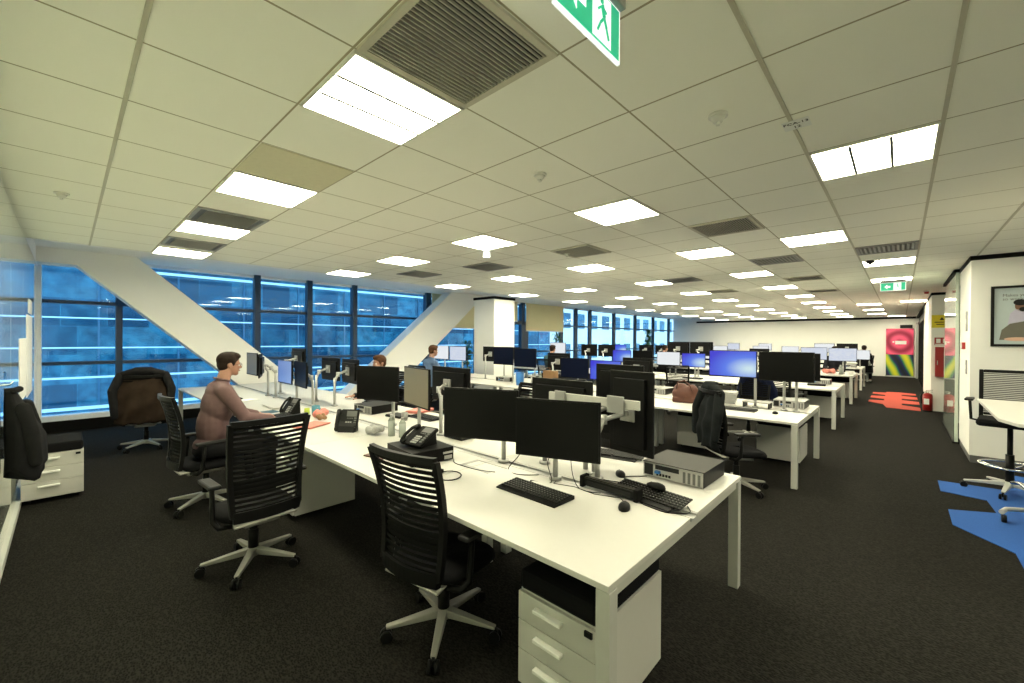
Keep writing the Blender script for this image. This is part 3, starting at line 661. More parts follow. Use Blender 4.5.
# nearest bench, camera side
M_(-2.165, 1.99, 0.925, 25, 'screen_black', 'black switched-off monitor, left one of the nearest pair', 0.565, 0.357, post=(0.12, 0.17))
M_(-1.525, 2.03, 0.905, 20, 'screen_black', 'black switched-off monitor, right one of the nearest pair, above the keyboard', 0.535, 0.360, post=(-0.05, 0.15))
M_(-3.975, 2.20, 0.99, 18, 'screen_black', 'black monitor left of the pair behind the grey desk phone', 0.56, 0.355, post=(0.15, 0.08))
M_(-3.22, 2.165, 1.015, -11, 'screen_taupe', 'grey-brown blank monitor right of the pair behind the grey desk phone', 0.56, 0.355, post=(-0.1, 0.08))
M_(-6.36, 2.10, 0.99, 0, 'screen_soft', 'monitor with a pale blue document, in front of the seated man', 0.53, 0.33, post=(0.1, 0.13))
M_(-5.84, 2.12, 0.98, -4, 'screen_navy', 'dark blue monitor right of the pale blue document screen', 0.50, 0.34, post=(0.1, 0.13))
M_(-7.33, 1.95, 1.06, 0, 'screen_taupe', 'grey-brown blank monitor just beyond the seated man\'s face', 0.52, 0.34, post=(0.1, 0.2))
M_(-6.86, 1.93, 1.06, -20, 'screen_black', 'black monitor edge-on beside the grey-brown one by the slanting beam', 0.50, 0.34, post=(-0.1, 0.2))
# nearest bench, far side: backs towards the camera
M_(-1.335, 2.63, 0.86, 172, 'screen_black', 'tall upright monitor seen from behind, with white bracket bar', 0.345, 0.56, post=(0.05, 0.30))
M_(-1.52, 2.80, 0.88, 176, 'screen_black', 'taller upright monitor seen from behind, just behind the bracketed one', 0.40, 0.57, post=(-0.05, 0.38))
M_(-1.89, 2.58, 0.985, 180, 'screen_black', 'low wide monitor seen from behind above the nearest pair, with silver bracket', 0.56, 0.345, post=(0, 0.2))
M_(-3.25, 2.60, 1.01, 180, 'screen_black', 'monitor seen from behind with white bracket right of grey-brown screen', 0.58, 0.345, post=(-0.1, 0.2))
M_(-6.12, 2.66, 1.02, 182, 'screen_black', 'monitor seen from behind before the brown-haired person, left of two', 0.55, 0.33, post=(0, 0.22))
M_(-5.50, 2.66, 1.02, 176, 'screen_black', 'monitor seen from behind before the brown-haired person, right of two', 0.55, 0.33, post=(0, 0.22))
M_(-7.25, 2.62, 1.12, 180, 'screen_black', 'monitor seen from behind against the windows, nearest bench', 0.56, 0.345, post=(0.1, 0.25))
# second bench at the aisle
M_(-1.685, 6.22, 1.135, 0, 'screen_blue', 'large lit blue monitor at the second bench near the aisle', 0.60, 0.365, post=(0.25, 0.15))
M_(-1.065, 6.22, 1.120, 0, 'screen_black', 'large black monitor next to the lit blue one at the aisle end', 0.60, 0.375, post=(0.1, 0.12))
M_(-1.00, 6.60, 1.13, 180, 'screen_black', 'monitor seen from behind at the aisle end of the second bench', 0.50, 0.345, post=(0.1, 0.25))
M_(-4.30, 6.25, 0.94, 0, 'screen_navy', 'dark navy monitor left of the lit violet-blue one, second bench', 0.60, 0.365, post=(0, 0.12))
M_(-3.67, 6.25, 0.94, 0, 'screen_blue', 'lit violet-blue monitor at the window end of the second bench', 0.60, 0.345, post=(0, 0.12))
M_(-3.35, 6.80, 0.98, 180, 'screen_black', 'monitor seen from behind in the middle of the second bench', 0.56, 0.345, post=(0, 0.2))
# window bench
M_(-5.90, 6.05, 1.12, 0, 'screen_navy', 'dark monitor left of the pair before the white pillar', 0.56, 0.36, post=(0, 0.3))
M_(-5.31, 6.05, 1.10, 0, 'screen_navy', 'dark monitor right of the pair before the white pillar', 0.56, 0.36, post=(0, 0.3))
M_(-8.38, 6.35, 1.13, 0, 'screen_white', 'white lit monitor left of two before the man in blue', 0.66, 0.345, post=(0, 0.15))
M_(-7.70, 6.35, 1.12, 0, 'screen_doc', 'lit monitor right of two before the man in blue', 0.60, 0.345, post=(0, 0.15))
M_(-6.95, 6.75, 1.12, 180, 'screen_black', 'monitor seen from behind, left of two at the window bench', 0.56, 0.345, post=(0, 0.2))
M_(-6.35, 6.75, 1.12, 180, 'screen_black', 'monitor seen from behind, right of two at the window bench', 0.56, 0.345, post=(0, 0.2))
M_(-5.05, 6.80, 1.02, 180, 'screen_black', 'monitor seen from behind beside the man in the teal shirt', 0.56, 0.345, post=(0, 0.2))
# third row
M_(-4.32, 10.45, 1.00, 0, 'screen_white', 'white lit monitor left of the pair above the brown bag', 0.60, 0.345, post=(0, 0.12))
M_(-3.70, 10.45, 0.98, 0, 'screen_blue', 'blue lit monitor right of the pair above the brown bag', 0.56, 0.345, post=(0, 0.12))
M_(-4.25, 10.95, 1.25, 180, 'screen_black', 'raised black monitor seen from behind, left, third bench', 0.56, 0.35, post=(0, 0.2))
M_(-3.68, 10.95, 1.25, 180, 'screen_black', 'raised black monitor seen from behind, right, third bench', 0.56, 0.35, post=(0, 0.2))
M_(-1.75, 10.5, 1.05, 0, 'screen_black', 'black monitor at the third bench behind the lit blue one', 0.56, 0.35)
M_(-7.78, 10.4, 1.18, 0, 'screen_white', 'white lit monitor beside the head of the man in teal', 0.60, 0.37)
M_(-6.95, 10.9, 1.15, 180, 'screen_navy', 'navy monitor back right of the man in teal, left of two', 0.56, 0.35)
M_(-6.35, 10.9, 1.15, 180, 'screen_navy', 'navy monitor back right of the man in teal, right of two', 0.56, 0.35)
M_(-5.62, 10.45, 1.02, 0, 'screen_blue', 'violet-blue lit monitor at the bench under the blinds', 0.56, 0.34)
M_(-5.02, 10.45, 1.02, 0, 'screen_black', 'black monitor beside the violet-blue one under the blinds', 0.56, 0.34)
# fourth to sixth rows
M_(-1.83, 14.7, 1.10, 0, 'screen_doc', 'pale lit monitor left of the aisle pair, fourth bench', 0.62, 0.36)
M_(-1.18, 14.7, 1.08, 0, 'screen_doc', 'pale blue lit monitor at aisle end, fourth bench', 0.62, 0.37)
M_(-4.9, 14.7, 1.02, 0, 'screen_white', 'white lit monitor at the fourth bench above the blue one', 0.56, 0.34)
M_(-8.0, 14.7, 1.12, 0, 'screen_blue', 'small-looking violet monitor before the far windows', 0.56, 0.34)
M_(-7.1, 15.1, 1.12, 180, 'screen_black', 'far black monitor back before the windows, left', 0.56, 0.34)
M_(-6.45, 15.1, 1.12, 180, 'screen_black', 'far black monitor back before the windows, right', 0.56, 0.34)
M_(-3.3, 15.1, 1.05, 180, 'screen_black', 'far black monitor back at the middle of the fourth bench', 0.56, 0.34)
M_(-1.05, 18.95, 1.0, 0, 'screen_white', 'white lit monitor at aisle end of the fifth bench', 0.56, 0.34)
M_(-2.05, 18.95, 1.22, 0, 'screen_white', 'white lit monitor just above the fourth bench pair', 0.60, 0.34)
M_(-1.42, 19.3, 1.22, 180, 'screen_black', 'monitor back beside the far white lit monitor', 0.60, 0.34)
M_(-3.1, 18.95, 1.10, 0, 'screen_white', 'white lit monitor at fifth bench right of the black backs', 0.56, 0.34)
M_(-4.1, 18.95, 1.10, 0, 'screen_white', 'white lit monitor at fifth bench farther from the aisle', 0.56, 0.34)
M_(-5.6, 18.95, 1.08, 0, 'screen_white', 'white lit monitor at fifth bench nearest the windows', 0.56, 0.34)
M_(-2.4, 23.1, 1.18, 0, 'screen_white', 'white lit monitor at farthest bench nearest the aisle', 0.56, 0.34)
M_(-4.8, 23.1, 1.18, 0, 'screen_white', 'white lit monitor at the middle of the farthest bench', 0.56, 0.34)
M_(-6.2, 23.1, 1.18, 0, 'screen_doc', 'pale lit monitor at the farthest bench nearest the windows', 0.56, 0.34)
# ------------------------------------------------------------------ people
def remeshed(mb, name, mats, parent, voxel, smooth=6):
    o = mb.build(name, mats, parent)
    r = o.modifiers.new('remesh', 'REMESH'); r.mode = 'VOXEL'; r.voxel_size = voxel; r.use_smooth_shade = True
    s = o.modifiers.new('smooth', 'SMOOTH'); s.factor = 0.5; s.iterations = smooth
    return o
def chain(mb, pts):
    """pts: (x,y,z,r) tapering limb with round joints"""
    for a, b in zip(pts[:-1], pts[1:]):
        mb.cyl(a[:3], b[:3], a[3], b[3], 14)
    for p in pts: mb.ell(p[:3], (p[3],) * 3, 14, 8)
def hand(mb, wr, tip, s=1, curl=0.012, side=1):
    """palm from wrist towards tip, four unequal bent fingers and a thumb"""
    wr = Vector(wr); tip = Vector(tip); d = (tip - wr).normalized(); up = Vector((0, 0, 1)); n = d.cross(up).normalized()
    pe = wr + d * 0.085 * s
    mb.cyl(wr, wr + d * 0.03, 0.022 * s, 0.024 * s, 12)
    for k in range(-2, 3): mb.cyl(wr + d * 0.01 + n * k * 0.006, pe + n * k * 0.0165 * s, 0.013 * s, 0.0115 * s, 8)
    for k, L_ in zip((-1.5, -0.5, 0.5, 1.5), (0.066, 0.078, 0.074, 0.058) if side > 0 else (0.058, 0.074, 0.078, 0.066)):
        b = pe + n * k * 0.0215 * s; m1 = b + d * L_ * 0.5 * s + up * 0.004 + n * k * 0.002; e = m1 + d * L_ * 0.48 * s - up * curl
        chain(mb, [(*b, .0105 * s), (*m1, .0095 * s), (*e, .0078 * s)])
    tb = wr + d * 0.028 + n * (-0.022 * side); tm = tb + d * 0.035 + n * (-0.026 * side) - up * 0.006; te = tm + d * 0.03 + n * (-0.006 * side) - up * 0.006
    chain(mb, [(*tb, .0135 * s), (*tm, .011 * s), (*te, .009 * s)])
def person(loc, rz, lb, shirt, hair, fine=False, lean=0.0, headturn=0.0, reach=None, short=False, glasses=False, hairlen=0.0, zoff=0.0, group=None):
    """seated, faces local +Y, pelvis above the origin"""
    t = tag(empty('person', (*loc, 0), rz), lb, 'person', group)
    vx = 0.0075 if fine else 0.013
    z0 = 0.535 + zoff
    nk = Vector((0, 0.065 + lean, z0 + 0.668)); hc = Vector((0, 0.125 + lean * 1.15, z0 + 0.825))
    sh = [Vector((s * 0.180, 0.05 + lean, z0 + 0.578)) for s in (-1, 1)]
    reach = reach or [((-0.23, 0.20, z0 + 0.29), (-0.16, 0.44, 0.775), (-0.12, 0.62, 0.765)), ((0.23, 0.20, z0 + 0.29), (0.16, 0.44, 0.775), (0.12, 0.62, 0.765))]
    Rz = Matrix.Rotation(headturn, 3, 'Z')
    def H(x, y, z): return tuple(hc + Rz @ Vector((x, y, z)))
    # body: one skin surface
    mb = MB()
    mb.ell((0, 0, z0 + 0.05), (0.13, 0.09, 0.09)); mb.cyl((0, 0, z0 + .05), (0, 0.03 + lean * .5, z0 + 0.30), 0.08, 0.08); mb.cyl((0, 0.03 + lean * .5, z0 + 0.30), (0, 0.05 + lean, z0 + 0.50), 0.08, 0.08)
    chain(mb, [(*sh[0], .05), (0, sh[0].y, sh[0].z + 0.02, .07), (*sh[1], .05)])
    chain(mb, [(nk.x, nk.y, nk.z - 0.05, .064), (hc.x, hc.y - 0.03, hc.z - 0.05, .053)])
    mb.ell(H(0, -0.008, 0.03), (0.074, 0.093, 0.088), 24, 16)                      # cranium
    mb.ell(H(0, 0.022, -0.035), (0.056, 0.064, 0.072), 20, 14)                     # face
    mb.ell(H(0, 0.052, -0.088), (0.028, 0.026, 0.024)); mb.ell(H(0, 0.03, -0.075), (0.044, 0.044, 0.03))
    mb.ell(H(0, 0.074, 0.012), (0.046, 0.018, 0.012))                              # brow
    mb.cyl(H(0, 0.080, 0.005), H(0, 0.103, -0.030), 0.007, 0.012, 10); mb.ell(H(0, 0.100, -0.032), (0.014, 0.012, 0.010))
    for s in (-1, 1):
        mb.ell(H(s * 0.030, 0.070, -0.028), (0.020, 0.016, 0.018)); mb.ell(H(s * 0.075, -0.012, -0.008), (0.009, 0.020, 0.033))
        mb.cyl(H(s * 0.03, 0.078, -0.008), H(s * 0.028, 0.083, -0.008), .013, .010, 8)
    for i, (el, wr, tp) in enumerate(reach):
        chain(mb, [(*sh[i], .046), (*el, .038), (*wr, .025)])
        if fine: hand(mb, wr, tp, side=1 if i else -1)
        else:
            hand(mb, wr, tp, s=1.05, side=1 if i else -1)
    for s in (-1, 1):
        chain(mb, [(s * 0.095, 0.0, z0 + 0.01, .06), (s * 0.13, 0.42, z0, .045), (s * 0.13, 0.43, 0.12, .036)])
        mb.ell((s * 0.13, 0.47, 0.05), (0.04, 0.11, 0.035))
    remeshed(mb, 'body', 'skin', t, vx, 4)
    # shirt
    mb = MB()
    mb.ell((0, 0.02, z0 + 0.05), (0.170, 0.128, 0.09)); mb.ell((0, 0.03 + lean * .4, z0 + 0.22), (0.165, 0.138, 0.24)); mb.ell((0, 0.04 + lean * .9, z0 + 0.42), (0.19, 0.140, 0.20)); mb.ell((0, 0.03 + lean, z0 + 0.56), (0.15, 0.10, 0.085))
    chain(mb, [(*(sh[0]), .072), (0, sh[0].y, sh[0].z + 0.025, .085), (*(sh[1]), .072)])
    mb.cyl((0, nk.y - 0.004, nk.z - 0.06), (0, nk.y, nk.z + 0.0), 0.082, 0.066, 20)
    for i, (el, wr, tp) in enumerate(reach):
        el_ = Vector(el); wv = Vector(wr); e2 = el_.lerp(wv, 0.05 if short else 0.93)
        mid = sh[i].lerp(el_, 0.5)
        chain(mb, [(*sh[i], .073), (*mid, .065), (*el_, .058), (*e2, .042 if not short else .05)])
    s_ = remeshed(mb, 'shirt', shirt, t, vx, 14 if fine else 6)
    mb = MB(); mb.tube([(0.068 * math.cos(a), nk.y + 0.004 + 0.064 * math.sin(a), nk.z + 0.012 - 0.018 * math.sin(a)) for a in [k * PI / 8 for k in range(16)]], 0.011, 6, closed=True)
    mb.build('collar', shirt, t)
    # trousers and shoes
    mb = MB(); mb.ell((0, 0.01, z0 + 0.0), (0.178, 0.125, 0.085))
    for s in (-1, 1): chain(mb, [(s * 0.095, 0.0, z0 + 0.02, .092), (s * 0.13, 0.42, z0 + 0.0, .070), (s * 0.13, 0.43, 0.16, .056)])
    remeshed(mb, 'trousers', 'trousers', t, 0.012, 3)
    for s in (-1, 1): MB().ell((s * 0.13, 0.48, 0.045), (0.048, 0.135, 0.043)).build('shoe', 'black_plastic', t)
    # hair: cap with fringe, following the skull
    mb = MB()
    mb.ell(H(0, -0.018, 0.050), (0.083, 0.098, 0.084), 20, 14); mb.ell(H(0, -0.055, 0.005 - hairlen), (0.072, 0.055, 0.07 + hairlen), 18, 12)
    mb.ell(H(0, 0.045, 0.092), (0.058, 0.045, 0.032), 16, 10); mb.ell(H(0.02, 0.058, 0.083), (0.042, 0.036, 0.026)); mb.ell(H(-0.03, 0.02, 0.108), (0.04, 0.05, 0.024))
    for s in (-1, 1): mb.ell(H(s * 0.068, 0.012, 0.028), (0.013, 0.022, 0.042))
    remeshed(mb, 'hair', hair, t, 0.008, 2)
    for s in (-1, 1):
        e = MB().ell(H(s * 0.030, 0.072, -0.006), (0.0125, 0.010, 0.008), 12, 8).build('eye', 'eye_white', t)
        MB().ell(H(s * 0.031, 0.0805, -0.006), (0.0055, 0.003, 0.0055), 10, 6).build('iris', 'hair_dark', e)
        MB().box(H(s * 0.031, 0.086, 0.014), (0.030, 0.006, 0.005), rz=headturn).build('eyebrow', hair, t)
    MB().ell(H(0, 0.0835, -0.062), (0.021, 0.008, 0.006), 14, 8).build('mouth', 'lip', t)
    if glasses:
        mb = MB()
        for s in (-1, 1):
            mb.tube([H(s * 0.032 + 0.020 * math.cos(a), 0.096, -0.006 + 0.014 * math.sin(a)) for a in [k * PI / 6 for k in range(12)]], 0.0016, 5, closed=True)
            mb.tube([H(s * 0.052, 0.096, 0.0), H(s * 0.074, 0.04, 0.002), H(s * 0.078, -0.01, 0.0)], 0.0016, 5)
        mb.tube([H(-0.012, 0.096, 0), H(0.012, 0.096, 0)], 0.0016, 5); mb.build('glasses', 'glass_red', t)
    return t
person((-4.95, 0.93), D(2), 'man with short dark hair and glasses in a mauve shirt typing at a desk', 'shirt_mauve', 'hair_dark', fine=True, lean=0.06, glasses=True,
       reach=[((-0.24, 0.27, 0.86), (-0.17, 0.50, 0.800), (-0.13, 0.66, 0.775)), ((0.25, 0.26, 0.85), (0.19, 0.52, 0.795), (0.15, 0.68, 0.77))])
person((-5.85, 3.40), D(180), 'brown-haired person behind the nearest bench with only the top of the head showing', 'shirt_dark', 'hair_brown', zoff=-0.105)
person((-7.2, 5.15), D(-4), 'dark-haired man in a blue shirt sitting under the right slanting beam', 'shirt_blue', 'hair_brown', zoff=0.02)
person((-7.3, 9.42), D(6), 'man in a teal top sitting before the wide cream blind', 'shirt_teal', 'hair_dark')
person((-5.8, 13.55), D(-20), 'dark-haired person in dark clothes by the far windows', 'shirt_dark', 'hair_dark')
person((-1.5, 16.4), D(180), 'person behind the pale lit monitors of the fourth bench, hair just showing', 'shirt_dark', 'hair_dark')
person((-1.1, 21.9), D(-10), 'dark-haired person in dark top at the far end of the aisle', 'shirt_dark', 'hair_dark')

# ------------------------------------------------------------------ garments
def jacket_on_chair(loc, rz, m_, lb, w_=0.25, zt=1.08, zb=0.45, yb=-0.30, m2=None, cat='jacket'):
    """draped over a chair back (chair faces local +Y)"""
    t = tag(empty('jacket', (*loc, 0), rz), lb, cat, 'coats left on chairs')
    rnd = random.Random(int(zt * 100)); 
    P = []; n = 16
    for i in range(19):
        u = i / 18; row = []
        for j in range(n + 1):
            v = j / n * 2 - 1; ww = w_ * (1 + 0.14 * u - 0.22 * (1 - u) ** 4)
            z = zt - (zt - zb) * u - 0.05 * abs(v) ** 3 * (1 - u); y = yb - 0.035 - 0.05 * math.sin(u * 2.5) + 0.05 * v * v + 0.018 * math.sin(v * 9 + u * 4) * (0.3 + u) + 0.01 * math.sin(u * 17 + v * 3)
            row.append((v * ww, y - 0.04 * (1 - u) ** 2 * -1, z + 0.012 * math.sin(v * 11) * u))
        P.append(row)
    MB().grid(P, 0.022).build('back_panel', m2 or m_, t)
    mb = MB()                                                       # shoulders and folded-over front
    chain(mb, [(-w_ * .78, yb + 0.02, zt - 0.05, .05), (-w_ * .3, yb + 0.0, zt - 0.01, .055), (w_ * .3, yb, zt - 0.01, .055), (w_ * .78, yb + 0.02, zt - 0.05, .05)])
    mb.tube([(0.09 * math.cos(a), yb + 0.02 + 0.05 * math.sin(a), zt + 0.035) for a in [k * PI / 6 for k in range(12)]], 0.018, 6, closed=True)
    remeshed(mb, 'shoulders', m_, t, 0.012, 3)
    for s in (-1, 1):
        mb = MB(); chain(mb, [(s * w_ * .9, yb + 0.02, zt - 0.07, .055), (s * (w_ + 0.045), yb - 0.03, zt - 0.27, .052), (s * (w_ + 0.02), yb - 0.05, zb + 0.12, .042)])
        remeshed(mb, 'sleeve', m_, t, 0.012, 3)
    return t
jacket_on_chair((-1.32, 5.06), D(-48), 'jacket_grey', 'dark grey jacket draped over the chair back at the second bench', w_=0.215, zt=1.13, zb=0.47)
jacket_on_chair((-8.12, 0.80), D(78), 'jacket_black', 'black and brown jacket draped over the chair near the windows', w_=0.27, zt=1.16, zb=0.42, m2='jacket_brown')
o = put_chair(c1, -1.85, 7.78, 172, 'office chair behind the second bench under a navy jacket')
jacket_on_chair((-1.85, 7.78), D(172), 'navy_cloth', 'navy jacket on the chair behind the lit blue monitor', w_=0.23, zt=1.04, zb=0.5)
# long dark jacket hanging on the glass wall
t = tag(empty('hanging_jacket', (-4.86, Y0, 0)), 'long dark jacket hanging from a hook on the glass wall', 'jacket')
mb = MB(); n = 26; V = []
for i in range(22):
    u = i / 21; z_ = 1.25 - 0.62 * u; rx = 0.030 + 0.15 * min(1, u * 2.6) + 0.03 * u; ry = 0.022 + 0.072 * min(1, u * 1.6) ** 0.9 + 0.012 * u
    V.append([mb.bm.verts.new((rx * math.cos(a) * (1 + .05 * math.sin(5 * a + u * 4)), 0.012 + ry + ry * math.sin(a) * (1 + .09 * math.sin(7 * a + u * 3)), z_ - (0.05 * math.sin(a * 3) * u * u) - 0.02 * abs(math.cos(a)))) for a in [2 * PI * k / n for k in range(n)]])
for i in range(21):
    for k in range(n): mb.bm.faces.new((V[i][k], V[i][(k + 1) % n], V[i + 1][(k + 1) % n], V[i + 1][k])).smooth = True
mb.bm.faces.new(V[0][::-1]); mb.bm.faces.new(V[-1]); mb.build('jacket_body', 'jacket_black', t)
mb = MB(); chain(mb, [(0.045, 0.06, 1.225, .022), (0.0, 0.085, 1.235, .024), (-0.045, 0.06, 1.225, .022)]); remeshed(mb, 'collar', 'jacket_black', t, 0.008, 3)
for s_x in (-1, 1):
    mb = MB(); chain(mb, [(s_x * 0.13, 0.11, 1.10, .045), (s_x * 0.175, 0.15, 0.92, .048), (s_x * 0.165, 0.17, 0.70 - 0.12 * (s_x < 0), .042)]); remeshed(mb, 'sleeve', 'jacket_black', t, 0.011, 3)
MB().tube([(0, 0.0, 1.27), (0, 0.04, 1.27), (0, 0.055, 1.295)], 0.006).build('hook', 'chrome', t)
# paper sheets taped to the glass wall
for k, (x, z, w_, h_, lb) in enumerate(((-8.2, 1.40, 1.1, 1.0, 'tall white sheet taped on the glass wall nearest the corner post'), (-7.05, 1.28, 1.0, 0.66, 'wide white sheet taped on the glass wall nearer the hanging jacket'), (-8.35, 2.02, 0.7, 0.18, 'small top sheet taped on the glass wall near the corner post'))):
    o = tag(MB().box((x, Y0 + 0.003, z), (w_, 0.004, h_)).build('paper_sheet', 'paper'), lb, 'paper', 'sheets on the glass wall')
o = tag(MB().tube([(-5.05 + 0.05 * math.sin(k * 1.9), Y0 + 0.003, 1.33 + 0.028 * math.cos(k * 1.3)) for k in range(14)], 0.003, 4).build('marker_scribble', 'blue_plastic'), 'blue marker scribble on the glass wall above the jacket', 'writing')

# ------------------------------------------------------------------ desk-top items
def keyboard(x, y, deg, lb, m_='black_plastic', z=DH, tilt=0.0, w_=0.45):
    t = tag(empty('keyboard', (x, y, z), D(deg)), lb, 'keyboard', 'computer keyboards')
    if tilt: t.rotation_euler.x = tilt
    d = 0.155
    MB().prism([(-w_ / 2, -d / 2 - 0.03, 0.001), (-w_ / 2, d / 2, 0.001), (-w_ / 2, d / 2, 0.022), (-w_ / 2, -d / 2, 0.012), (-w_ / 2, -d / 2 - 0.03, 0.006)], (w_, 0, 0)).build('base', m_, t, bevel=0.002)
    mb = MB(); rows = 6
    for r in range(rows):
        yy = -d / 2 + 0.014 + r * 0.0235; zz = 0.0155 + (yy + d / 2) / d * 0.010
        x0 = -w_ / 2 + 0.012; ncol = 21
        for c in range(ncol):
            if r == 0 and 4 <= c <= 9: 
                if c == 4: mb.box((x0 + 6.5 * 0.0205, yy, zz), (6 * 0.0205 - 0.003, 0.0185, 0.008))
                continue
            mb.box((x0 + (c + .5) * 0.0205, yy, zz), (0.0172, 0.0188, 0.008))
    mb.build('keys', 'key_grey' if m_ != 'light_grey' else 'desk_white', t)
    mb = MB()
    for r in range(1, rows):
        yy = -d / 2 + 0.018 + r * 0.0235; zz = 0.0202 + (yy + d / 2) / d * 0.010
        for c in range(21): mb.box((-w_ / 2 + 0.012 + (c + .36) * 0.0205, yy, zz), (0.004, 0.004, 0.0006))
    mb.build('legends', 'key_print', t)
    return t
def mouse(x, y, deg, lb, z=DH, cable=None, m_='black_plastic'):
    t = tag(empty('computer_mouse', (x, y, z), D(deg)), lb, 'mouse', 'computer mice')
    mb = MB(); n = 18; V = []
    for s, zz in ((1, 0.002), (1.02, 0.012), (0.93, 0.024), (0.7, 0.033), (0.3, 0.038)):
        V.append([mb.bm.verts.new((0.030 * s * math.cos(a) * (1 - 0.12 * math.sin(a)), 0.060 * s * math.sin(a), zz * 0.85 - 0.004 * math.sin(a) * (zz > .02))) for a in [2 * PI * k / n for k in range(n)]])
    for i in range(4):
        for k in range(n): mb.bm.faces.new((V[i][k], V[i][(k + 1) % n], V[i + 1][(k + 1) % n], V[i + 1][k])).smooth = True
    mb.bm.faces.new(V[0][::-1]); mb.bm.faces.new(V[-1]); mb.build('shell', m_, t)
    MB().cyl((-0.004, 0.030, 0.025), (0.004, 0.030, 0.025), 0.005, n=10).build('scroll_wheel', 'mid_grey', t)
    if cable:
        M = t.matrix_basis.inverted(); MB().tube([M @ Vector(p) for p in cable], 0.0022, 5).build('cable', 'black_plastic', t)
    return t
def desk_phone(loc, rz, lb, tilt=D(25), m_='black_plastic', up=False):
    t = tag(empty('desk_phone', loc, rz), lb, 'phone', 'desk phones')
    R = Matrix.Rotation(tilt, 4, 'X')
    def b(name, c, d, mt, bev=0.003, par=t):
        o = MB().box(c, d).build(name, mt, par, bevel=bev); o.data.transform(R if par is t else Matrix.Identity(4)); return o
    hb = 0.105 * math.sin(tilt) + 0.004
    T = Matrix.Translation((0, 0, hb)) @ R
    def bt(name, parts, mt, bev=0.002):
        mb = MB()
        for c, d in parts: mb.box(c, d)
        o = mb.build(name, mt, t, bevel=bev); o.data.transform(T); return o
    bt('body', [((0.025, 0, 0.012), (0.17, 0.21, 0.026))], m_, 0.006)
    bt('display', [((0.045, 0.062, 0.0265), (0.10, 0.055, 0.002))], 'mid_grey', 0)
    keys = [((0.0 + c * 0.022, -0.02 - r * 0.021, 0.028), (0.015, 0.013, 0.005)) for c in range(3) for r in range(4)]
    bt('keypad', keys, 'light_grey', 0)
    bt('side_keys', [((0.085, 0.02 - r * 0.022, 0.028), (0.022, 0.013, 0.005)) for r in range(5)] + [((0.01 + c * .022, 0.018, 0.028), (.014, .008, .004)) for c in range(3)], 'mid_grey', 0)
    mb = MB(); mb.tube([(-0.085, -0.095, 0.035), (-0.085, -0.05, 0.055), (-0.085, 0.03, 0.055), (-0.085, 0.08, 0.035)], [0.017, 0.013, 0.013, 0.017], 8); mb.ell((-0.085, -0.085, 0.03), (0.026, 0.028, 0.018)); mb.ell((-0.085, 0.078, 0.03), (0.026, 0.028, 0.018))
    o = mb.build('handset', m_, t); o.data.transform(T)
    bt('cradle', [((-0.085, 0, 0.010), (0.055, 0.20, 0.02))], m_, 0.005)
    MB().prism([(-0.07, -0.07, 0.0), (-0.07, 0.10 * math.cos(tilt), 0.0), (-0.07, 0.09 * math.cos(tilt), hb + 0.07 * math.sin(tilt)), (-.07, -.06, hb - 0.04 * math.sin(tilt) * 1.2)], (0.16, 0, 0)).build('stand', m_, t)
    return t
def desktop_pc(x, y, deg, lb, rear=True, w_=0.36, d_=0.38, h_=0.10, m_='case_grey', z=DH, body='black_plastic'):
    """rear or front panel faces local -Y"""
    t = tag(empty('desktop_computer', (x, y, z), D(deg)), lb, 'computer', 'desktop computers')
    MB().bx(-w_ / 2, w_ / 2, -d_ / 2 + 0.004, d_ / 2, 0.004, h_ - 0.003).build('case', body, t, bevel=0.002)
    MB().bx(-w_ / 2 - 0.001, w_ / 2 + 0.001, -d_ / 2, d_ / 2, h_ - 0.003, h_).build('top_cover', m_, t)
    if rear:
        MB().bx(-w_ / 2 + 0.004, w_ / 2 - 0.004, -d_ / 2, -d_ / 2 + 0.006, 0.006, h_ - 0.005).build('rear_panel', 'silver', t)
        MB().bx(-w_ / 2 + 0.01, -w_ / 2 + 0.07, -d_ / 2 - 0.002, -d_ / 2, 0.015, h_ - 0.012).bx(-w_ / 2 + 0.085, w_ / 2 - 0.15, -d_ / 2 - 0.003, -d_ / 2, 0.060, h_ - 0.012).build('power_supply', 'dark_grey', t)
        mb = MB()
        for k in range(4): mb.bx(w_ / 2 - 0.035 - k * 0.03, w_ / 2 - 0.019 - k * 0.03, -d_ / 2 - 0.003, -d_ / 2, 0.012, h_ - 0.02)
        mb.build('card_slots', 'mid_grey', t)
        mb = MB()
        for k in range(5): mb.box((-w_ / 2 + 0.10 + k * 0.02, -d_ / 2 - 0.002, 0.028), (0.013, 0.004, 0.016))
        mb.build('ports', 'dark_grey', t); MB().box((-w_ / 2 + 0.105, -d_ / 2 - 0.012, 0.045), (0.032, 0.026, 0.016)).build('video_plug', 'blue_plastic', t, bevel=0.002)
    else:
        MB().bx(-w_ / 2 + 0.002, w_ / 2 - 0.002, -d_ / 2 - 0.003, -d_ / 2 + 0.004, 0.006, h_ - 0.004).build('front_panel', 'black_matt', t)
        MB().bx(w_ / 2 - 0.09, w_ / 2 - 0.01, -d_ / 2 - 0.005, -d_ / 2 - 0.003, h_ - 0.045, h_ - 0.030).build('drive_slot', 'silver', t)
        MB().bx(w_ / 2 - 0.08, w_ / 2 - 0.015, -d_ / 2 - 0.005, -d_ / 2 - 0.003, 0.014, 0.042).build('label_sticker', 'light_grey', t)
    return t
keyboard(-1.565, 1.885, -1, 'black keyboard lying flat in front of the nearest right black monitor')
mouse(-1.075, 2.04, 20, 'black mouse on the front desk corner beside the black sound bar', cable=[(-1.09, 2.09, DH + .004), (-1.16, 2.15, DH + .003), (-1.30, 2.10, DH + .003), (-1.45, 2.12, DH + .003), (-1.58, 2.08, DH + .003), (-1.62, 2.20, DH + .003)])
